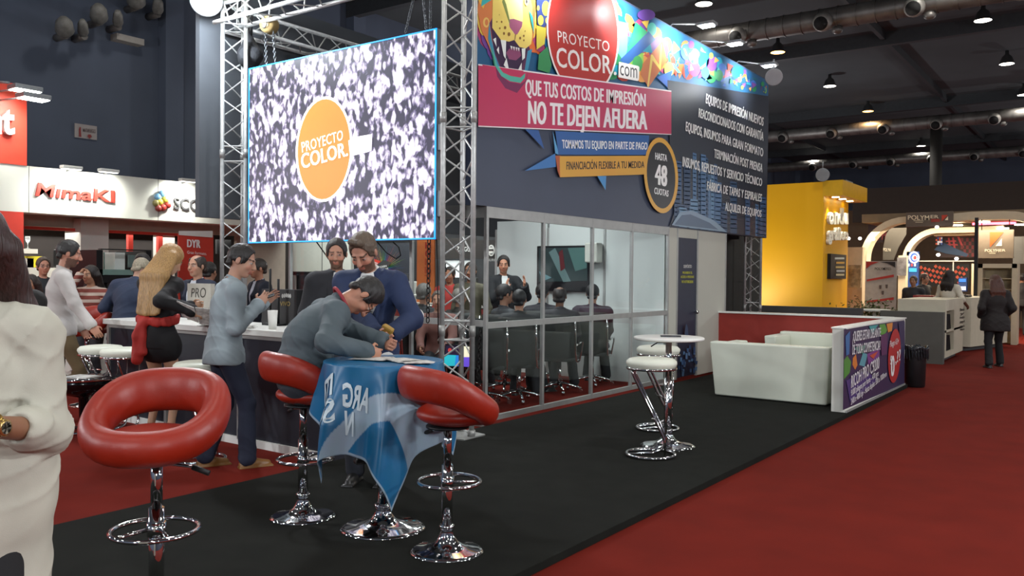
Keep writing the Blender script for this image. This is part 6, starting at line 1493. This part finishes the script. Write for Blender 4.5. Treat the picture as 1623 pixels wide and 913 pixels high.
for i, (x, y, Yd) in enumerate(((1516, 358, 25.4), (1516, 366, 27), (1559, 353, 24.6), (1619, 357, 24.6), (1590, 363, 26))):
    p = gy(x, y, Yd); tag(MB().lathe([(0, 0), (.15, 0), (.15, .03), (0, .03)], n=20).build('downlight', mat('down_lens', '#ffffff', .4, emit='#fff1cc', estr=14), None, tuple(p)), ('flat downlight beside the long taupe sign', 'flat downlight over the dark billboard', 'flat downlight left of the pink-red glowing strip', 'flat downlight at the far right of the arched roof', 'flat downlight just above the square taupe sign')[i], 'lamp')
    spot('downlight_light', p-Vector((0, 0, .05)), p-Vector((0, .3, 2)), 45, (1, .86, .62), .1, 120, .7)
p = gy(1575, 356, 25.5); tag(MB().box((-.5, 0, 0), (.5, .1, .06)).build('pink_neon_strip', mat('neon_pink', '#e03a5a', .4, emit='#e8385c', estr=2.5), None, tuple(p)), 'pink-red glowing strip under the curving fascia', 'lamp')
area('stand_light_right', (-4.2, 24.6, 2.85), (-4.2, 25.1, 0), 420, 4, 2, (1, .82, .58))
p = gx(1440, 300, -9.6)
tag(MB().tube([(-8.3, 50, FZ), (-8.3, 50, 9.5)], .3, 12).build('hall_column', mat('column_dark', '#2c2a26', .8)), 'dark round column far beyond the hanging sign', 'column')
# ================================================================ people
def ground(p, z): return (p.x, p.y, z)
# woman in the white blouse, cut by the left side of the picture
fgl = gd(-46, 500, 2.38); loc = ground(fgl, 0); fc = face_dir(-46, 202)
W_ = person('woman in a loose white blouse with rolled sleeves and a gold watch', loc, fc, 1.70, .0075, female=True, bulk=1.12, top='#b3b1a3', bottom='#121316', hair=('long', '#2c1512', .16), skin='#8a6048',
            lh=wloc(loc, fc, gd(-28, 676, 2.14)), lpole=(-.35, -.35, -1), rh=(.05, .30, 1.12), sleeve=.66, hem=.68, fold=.008, curl=.8)
wp = W_['w'](W_['WL']+(W_['EL']-W_['WL'])*.12); wt = empty('wrist_watch', wp, 0, 'round gold wrist watch on the arm of the woman in the white blouse', 'watch')
dv = (W_['w'](W_['EL'])-W_['w'](W_['WL'])).normalized(); q = dv.to_track_quat('Z', 'Y')
a = MB().lathe([(.036, -.009), (.039, 0), (.036, .009), (.031, .009), (.031, -.009)], n=28).build('strap', mat('watch_gold', '#b0894a', .25, .9), wt); a.rotation_euler = q.to_euler()
vd = (Vector(CAM)-Vector(wp)).normalized(); vd = (vd-dv*vd.dot(dv)).normalized(); b = MB().lathe([(0, -.003), (.021, -.003), (.022, .006), (.018, .008), (0, .008)], n=28).build('case', mat('watch_case', '#c9a566', .2, .9), wt)
b.location = vd*.036; b.rotation_euler = vd.to_track_quat('Z', 'Y').to_euler(); c = MB().lathe([(0, .0085), (.0165, .0085)], n=24).build('dial', mat('watch_dial', '#d9cfb8', .3), b)

# seated man writing at the table
loc = (pm.x-.02, pm.y-.01, 0); fc = face_dir(480, 80)
H_ = person('heavy man in a slate grey shirt and glasses bent over the flag-covered table', loc, fc, 1.78, .0075, bulk=1.22, sit=.76, lean=20, bend=20, head=(36, -5, 0), top='#475359', bottom='#23262e', hair=('short', '#1c1a19'), skin='#b5826a', beard=None, glasses=True,
       rh=wloc(loc, fc, Vector((T1.x, T1.y, TH))+Vector((-.10, -.06, .055))), lh=wloc(loc, fc, Vector((T1.x, T1.y, TH))+Vector((-.02, .16, .05))), rpole=(1, -.2, -.8), lpole=(-1, -.2, -.8), lf=(-.16, .42, .43), rf=(.16, .38, .43), lknee=(-.3, 1, .4), rknee=(.3, 1, .4), curl=.7, fold=.006)
mb = MB(); kk = H_['k']; N0, u_, r_, f_ = H_['Nn'], H_['u2'], H_['rv'], H_['fv']
mb.tube([tuple((N0+u_*(.045-.035*math.sin(q))+r_*math.cos(q)*.082+f_*(.010+math.sin(q)*.085))*kk) for q in np.linspace(0, 2*math.pi, 24, False)], .011, 8, closed=True)
mb.build('lanyard', mat('lanyard_red', '#8c2430', .6), H_['root'])
# bearded man in the blue jacket
bp0 = gd(590, 500, 6.25); loc = ground(bp0, 0); fc = face_dir(588, 196)
B_ = person('bearded man in a blue jacket and open white shirt, looking down at the table', loc, fc, 1.84, .0065, bulk=.97, lean=5, bend=8, head=(24, -6, 3), under='#d8dad8', jacket='#1a2b4e', bottom='#23262e', hair=('short', '#57493c', 1), beard='#4f382a', skin='#b98872',
       rh=wloc(loc, fc, gd(600, 536, 5.85)), lh=wloc(loc, fc, gd(622, 528, 5.85)), rpole=(.9, -.5, -.8), lpole=(-.9, -.5, -.8), curl=.75, fold=.0055)
hp_ = gd(614, 524, 5.80); w_ = tag(MB().box((-.045, -.025, -.035), (.045, .025, .035), .015).build('wallet', mat('mustard_leather', '#a8853c', .5, var=.2), None, tuple(hp_)), 'small mustard yellow wallet in the hands of the bearded man', 'wallet'); w_.rotation_euler = (.3, .5, .4)
# dark-haired man behind him
p0 = gd(533, 500, 8.0); loc = ground(p0, FZ); person('dark-haired man in a black suit half hidden behind the bearded man', loc, face_dir(533, 165), 1.88, .012, under='#c9c9c9', jacket='#1b1c22', bottom='#1b1c22', hair=('short', '#231d1a'), beard='#4a3a30', head=(10, -20, 0))
# man in the pale sweater with a phone
p0 = gz(355, 741, FZ); loc = ground(p0, FZ); fc = face_dir(355, 76)
S_ = person('man in a pale blue-grey sweater and navy trousers holding a phone at the counter', loc, fc, 1.80, .0075, bulk=1.02, lean=4, bend=7, head=(8, -28, 0), top='#8d9aa0', bottom='#1b2236', hair=('short', '#1b1715'), skin='#b58a74', shoes='#7a5428',
       rh=wloc(loc, fc, gd(408, 484, 6.85)), lh=wloc(loc, fc, gd(418, 480, 7.1)), rpole=(.3, -.9, -.8), lpole=(-.3, -.9, -.8), rf=(.10, .16, .085), lf=(-.12, -.12, .085), curl=.35, fold=.006, hem=.02)
pp_ = gd(421, 472, 6.95); o = tag(MB().box((-.037, -.075, -.005), (.037, .075, .005), .004).build('mobile_phone', mat('phone_black', '#131417', .2), None, tuple(pp_)), 'dark phone in the hand of the man in the pale sweater', 'phone'); o.rotation_euler = (.4, .2, -.6)
# blonde woman
p0 = gd(250, 600, 7.6); loc = ground(p0, FZ+.03); fc = face_dir(250, 42)
person('blonde woman with long hair, black dress and red sash with a magazine', loc, fc, 1.80, .0085, female=True, bulk=.97, lean=2, bend=8, head=(22, -10, 0), top='#0e0e11', skirt=('#0e0e11', .2), hair=('long', '#a5814f', .34), skin='#b58c70', shoes='#1a1412',
       rh=wloc(loc, fc, gd(303, 492, 7.35)), lh=wloc(loc, fc, gd(300, 486, 7.75)), rpole=(.5, -.8, -.6), curl=.8)
B2 = Field(.01); R_a = Matrix.Rotation(fc, 4, 'Z'); k_ = 1.80/1.75
for a_ in range(20):
    q0, q1 = [np.array((.168*math.cos(t), .128*math.sin(t), 1.10+.012*math.sin(2*t)))*k_ for t in (2*math.pi*a_/20, 2*math.pi*(a_+1)/20)]
    B2.cone(q0, q1, .024, .024, .02); B2.cone(q0-[0, 0, .03], q1-[0, 0, .03], .022, .022, .02)
B2.cone((-.06, -.14, 1.1), (-.08, -.16, .98), .035, .04, .03); B2.cone((-.08, -.16, .98), (-.09, -.155, .78), .04, .05, .03); B2.cone((-.03, -.145, 1.1), (-.02, -.155, .84), .03, .038, .03); B2.fn = folds(.006, 60, 40, 18)
sash = fobj('sash', B2, mat('cloth_red_sash', '#a8261e', .7, var=.15, bump=.2, bscale=80)); sash.parent = bpy.data.objects[[o.name for o in C.objects if o.get('label', '').startswith('blonde woman')][0]]
mp_ = gd(312, 500, 7.35); t = empty('magazine', mp_, 0, 'open magazine held by the blonde woman', 'magazine')
o = MB().box((-.17, -.004, -.12), (-.005, .004, .12)).build('page', mat('paper_print', '#c4c2bd'), t); o.rotation_euler = (.9, .35, .5); o = MB().box((.005, -.004, -.12), (.17, .004, .12)).build('page', mat('paper_print2', '#b9b8b4', .5, var=.4, scale=25), t); o.rotation_euler = (.9, .1, .7)
# walking man in the white shirt
p0 = gd(94, 600, 8.9); loc = ground(p0, FZ); fc = face_dir(94, 86)
person('man in a white shirt and khaki trousers walking past, with dark hair and beard', loc, fc, 1.88, .0095, bulk=1.05, lean=2, bend=3, head=(8, -5, 0), top='#b9b5b1', bottom='#6b5a3e', hair=('short', '#1a1816'), beard='#3a2a24', skin='#b5826c',
       rh=wloc(loc, fc, gd(152, 528, 8.65)), lh=wloc(loc, fc, gd(130, 520, 9.1)), rpole=(.3, -.9, -.3), rf=(.10, .30, .085), lf=(-.1, -.25, .12), sleeve=.98)
# woman in stripes
def stripe_mat():
    mt = mat('cloth_striped_knit', '#7a3a30', .8); nt = mt.node_tree; N, L = nt.nodes, nt.links; b = N['Principled BSDF']
    tc = N.new('ShaderNodeTexCoord'); sp_ = N.new('ShaderNodeSeparateXYZ'); L.new(tc.outputs['Object'], sp_.inputs[0])
    m1 = N.new('ShaderNodeMath'); m1.operation = 'MULTIPLY'; m1.inputs[1].default_value = 11.5; L.new(sp_.outputs['Z'], m1.inputs[0]); m2 = N.new('ShaderNodeMath'); m2.operation = 'FRACT'; L.new(m1.outputs[0], m2.inputs[0])
    rp = N.new('ShaderNodeValToRGB'); rp.color_ramp.interpolation = 'CONSTANT'; e = rp.color_ramp.elements; e[0].position = 0; e[0].color = (*lin('#7a3a30'), 1); e[1].position = .55; e[1].color = (*lin('#b8a698'), 1); L.new(m2.outputs[0], rp.inputs[0]); L.new(rp.outputs[0], b.inputs['Base Color']); return mt
p0 = gd(145, 600, 10.9); loc = ground(p0, FZ); fc = face_dir(145, 205)
person('dark-haired woman in a brown and cream striped sweater with a hand at her mouth', loc, fc, 1.62, .012, female=True, bulk=1.05, head=(0, -20, 0), top=stripe_mat(), bottom='#1c1c20', hair=('long', '#1c1614', .2), skin='#b08468', rh=wloc(loc, fc, gd(126, 436, 10.65)), rpole=(.6, .2, -1), lh=wloc(loc, fc, gd(172, 478, 10.6)), lpole=(-.8, -.3, -.6), curl=.9)
p0 = gd(68, 600, 12.0); loc = ground(p0, FZ); person('man with glasses in a dark sweater near the red wall', loc, face_dir(68, 165), 1.74, .014, head=(0, 0, 0), top='#1e2126', bottom='#1e2126', hair=('short', '#3a2a20'), skin='#b58068', glasses=True, bulk=1.1)
p0 = gd(50, 600, 10.8); loc = ground(p0, FZ); person('dark-haired woman in a bright red top, partly hidden by the walking man', loc, face_dir(50, 210), 1.50, .014, female=True, top='#a82a22', bottom='#1e1e22', hair=('long', '#2a201c', .15), skin='#a87a60')
p0 = gd(6, 600, 6.0); loc = ground(p0, FZ); person('dark silhouette of a person in a black coat at the very left of the picture', loc, face_dir(6, 20), 1.70, .014, top='#151312', jacket='#151312', bottom='#151312', hair=('short', '#14100e'), skin='#6a4a3a', bulk=1.1)
# navy jacket man, leaning on the counter end
p0 = gd(205, 600, 9.9); loc = ground(p0, FZ); fc = face_dir(205, 30)
person('grey-haired man in a navy quilted jacket seen from behind at the counter end', loc, fc, 1.76, .010, bulk=1.22, lean=14, bend=6, head=(12, -15, 0), top='#1f2c45', jacket='#1f2c45', bottom='#1e2430', hair=('short', '#8f8672'), skin='#b5907a', lh=(-.3, .25, 1.0), rh=(.28, .3, 1.05))
p0 = gd(226, 600, 11.0); loc = ground(p0, FZ); person('dark-haired person right behind the grey-haired man', loc, face_dir(226, 200), 1.78, .014, top='#23252c', bottom='#23252c', hair=('long', '#1c1615', .12), skin='#b08068')
# bald man behind the counter, and the head behind him
p0 = gd(314, 600, 9.9); loc = ground(p0, FZ); fc = face_dir(314, 232)
person('bald man in a dark navy suit behind the pale carton, looking left', loc, fc, 1.75, .010, head=(0, 8, 0), under='#c8ccd4', jacket='#1a2032', bottom='#1a2032', hair=('balding', '#33271f'), skin='#b58a72', bulk=1.08)
p0 = gd(330, 600, 10.8); loc = ground(p0, FZ); person('dark-haired person just behind the bald man', loc, face_dir(330, 30), 1.68, .014, top='#1b1c22', bottom='#1b1c22', hair=('short', '#17120f'), skin='#a87a62')
p0 = gd(411, 600, 11.0); loc = ground(p0, FZ); person('man in a dark navy suit turned left, beyond the dark phone', loc, face_dir(411, 250), 1.73, .012, under='#b8bcc8', jacket='#161a28', bottom='#161a28', hair=('short', '#2c241e'), skin='#b07a60', bulk=1.05)
# inside the glass room
p0 = gy(797, 500, 10.35); loc = ground(p0, FZ); fc = face_dir(797, 160)
person('presenter in a black suit and white shirt standing and gesturing inside the glass room', loc, fc, 1.84, .010, under='#d4d6d4', jacket='#15171a', bottom='#15171a', hair=('short', '#1a1513'), skin='#bb8468', head=(6, -20, 0),
       rh=(.06, .32, 1.36), lh=(-.20, .36, 1.40), rpole=(.6, -.2, -.9), lpole=(-.6, -.2, -.9), curl=.15, lfd=(0, .15, 1), rfd=(0, .15, 1))
def seated(x, d, label, phi, top, hair, **kw):
    p0 = gd(x, 600, d); return person(label, ground(p0, FZ), face_dir(x, phi), kw.pop('h', 1.75), .014, sit=.46, lean=kw.pop('lean', 6), top=top, bottom='#1e2024', hair=hair, skin=kw.pop('skin', '#a87a62'), lf=(-.14, .48, .085), rf=(.14, .5, .085), lh=(-.16, .36, .66), rh=(.16, .36, .66), **kw)
CP = {x: p for x, p, ph in chs}
def on_chair(cx, label, phi, top, hair, **kw):
    p = CP[cx]; f = face_dir(cx, phi); loc = (p.x, p.y, FZ)
    return person(label, loc, f, kw.pop('h', 1.78), .014, sit=.47, lean=kw.pop('lean', -3), top=top, bottom='#1e2024', hair=hair, skin=kw.pop('skin', '#a87a62'), lf=(-.14, .50, .085), rf=(.14, .52, .085), lh=(-.16, .34, .66), rh=(.16, .34, .66), **kw)
on_chair(822, 'seated listener with black hair and a dark coat with an orange collar', 10, '#25282c', ('short', '#141212'), bulk=1.12, h=1.72)
on_chair(886, 'bald seated listener below the television', 8, '#2a2a30', ('balding', '#2a221e'), skin='#7a5642')
on_chair(938, 'broad seated listener in dark purple with his back to the glass', 8, '#2a1e2c', ('short', '#141212'), bulk=1.22, h=1.84)
on_chair(672, 'grey-haired listener seated behind the pane below the screen', 35, '#1f2124', ('short', '#55524e'), h=1.84, bulk=1.08)
on_chair(728, 'seated listener with grey hair behind the truss post', 40, '#26241f', ('short', '#6a655e'), h=1.70)
for x_, d_, ph_ in ((800, 11.3, 20), (858, 12.5, 10)):
    p_ = gd(x_, 600, d_); o_ = copy_tree(proto_c); place(o_, (p_.x, p_.y, FZ), face_dir(x_, ph_), 'office chair of the seated man with cropped hair' if x_ == 800 else 'office chair of the dark-haired listener beside the bald one'); CP[x_] = Vector((p_.x, p_.y, 0))
on_chair(800, 'seated man with cropped hair seen in profile below the presenter', 60, '#2b2f34', ('short', '#1c1816'), h=1.84)
on_chair(858, 'seated listener with dark hair next to the bald one', 5, '#23242a', ('short', '#1a1616'), h=1.84)
p0 = gd(694, 600, 10.9); loc = (p0.x, p0.y, FZ); person('seated person in a pinkish top facing the viewer, behind the black chain', loc, face_dir(694, 190), 1.68, .014, sit=.46, top='#7a5048', bottom='#1e2024', hair=('short', '#5a5048'), lf=(-.14, .48, .085), rf=(.14, .5, .085), lh=(-.16, .36, .66), rh=(.16, .36, .66))
o_ = copy_tree(proto_c); place(o_, (p0.x, p0.y, FZ), face_dir(694, 190), 'office chair of the person in a pinkish top')
p0 = gd(745, 600, 12.0); loc = ground(p0, FZ); person('standing person in olive behind the truss post', loc, face_dir(745, 200), 1.72, .014, top='#4a4636', bottom='#2a2a28', hair=('short', '#2a201a'), skin='#8a6048')
p0 = gd(712, 600, 12.8); loc = ground(p0, FZ); person('attendant in red behind the dull red counter', loc, face_dir(712, 200), 1.66, .014, top='#a02c24', bottom='#2a2a28', hair=('short', '#2a201a'), skin='#9a6a50')
# right-hand side of the picture
p0 = gz(1576, 582, FZ); loc = ground(p0, FZ); fc = face_dir(1576, 338)
person('long-haired woman in dark clothes walking away along the red aisle', loc, fc, 1.62, .011, female=True, bulk=1.22, head=(4, 20, 0), top='#140c0b', jacket='#140c0b', bottom='#0e0d10', hair=('long', '#45200f', .20), skin='#a87a60', shoes='#221c1c', lh=(-.2, .10, .92), rh=(.2, .12, .92), rf=(.16, .16, .085), lf=(-.16, -.18, .085), hem=.06)
p0 = gy(1503, 520, 20.0); loc = ground(p0, FZ); person('dark-haired woman in a white blouse standing behind the white reception counter', loc, face_dir(1505, 30), 1.72, .013, female=True, bulk=1.1, top='#c6bfae', bottom='#22201f', hair=('long', '#140c0b', .12), skin='#6a4636', sleeve=.45, lh=(-.2, .25, 1.05), rh=(.28, .2, 1.0))
p0 = gy(1447, 520, 21.6); loc = ground(p0, FZ); person('person in dark grey near the red cabinet, left one of two', loc, face_dir(1447, 200), 1.60, .016, top='#24262a', bottom='#1c1c20', hair=('short', '#3a2e26'), skin='#9a7258', bulk=1.15)
p0 = gy(1463, 520, 22.4); loc = ground(p0, FZ); person('person in black near the red cabinet, right one of two', loc, face_dir(1463, 120), 1.66, .016, top='#151517', bottom='#1c1c20', hair=('short', '#3a2a20'), skin='#a07860', bulk=1.2)
for i, x in enumerate((1618,)):
    p0 = gy(x, 520, 27.0); loc = ground(p0, FZ); person('distant visitor in dark clothes at the end of the red aisle', loc, face_dir(x, 0), 1.7, .02, top='#1c1a1c', bottom='#18181a', hair=('short', '#1a1412'), skin='#8a6048')
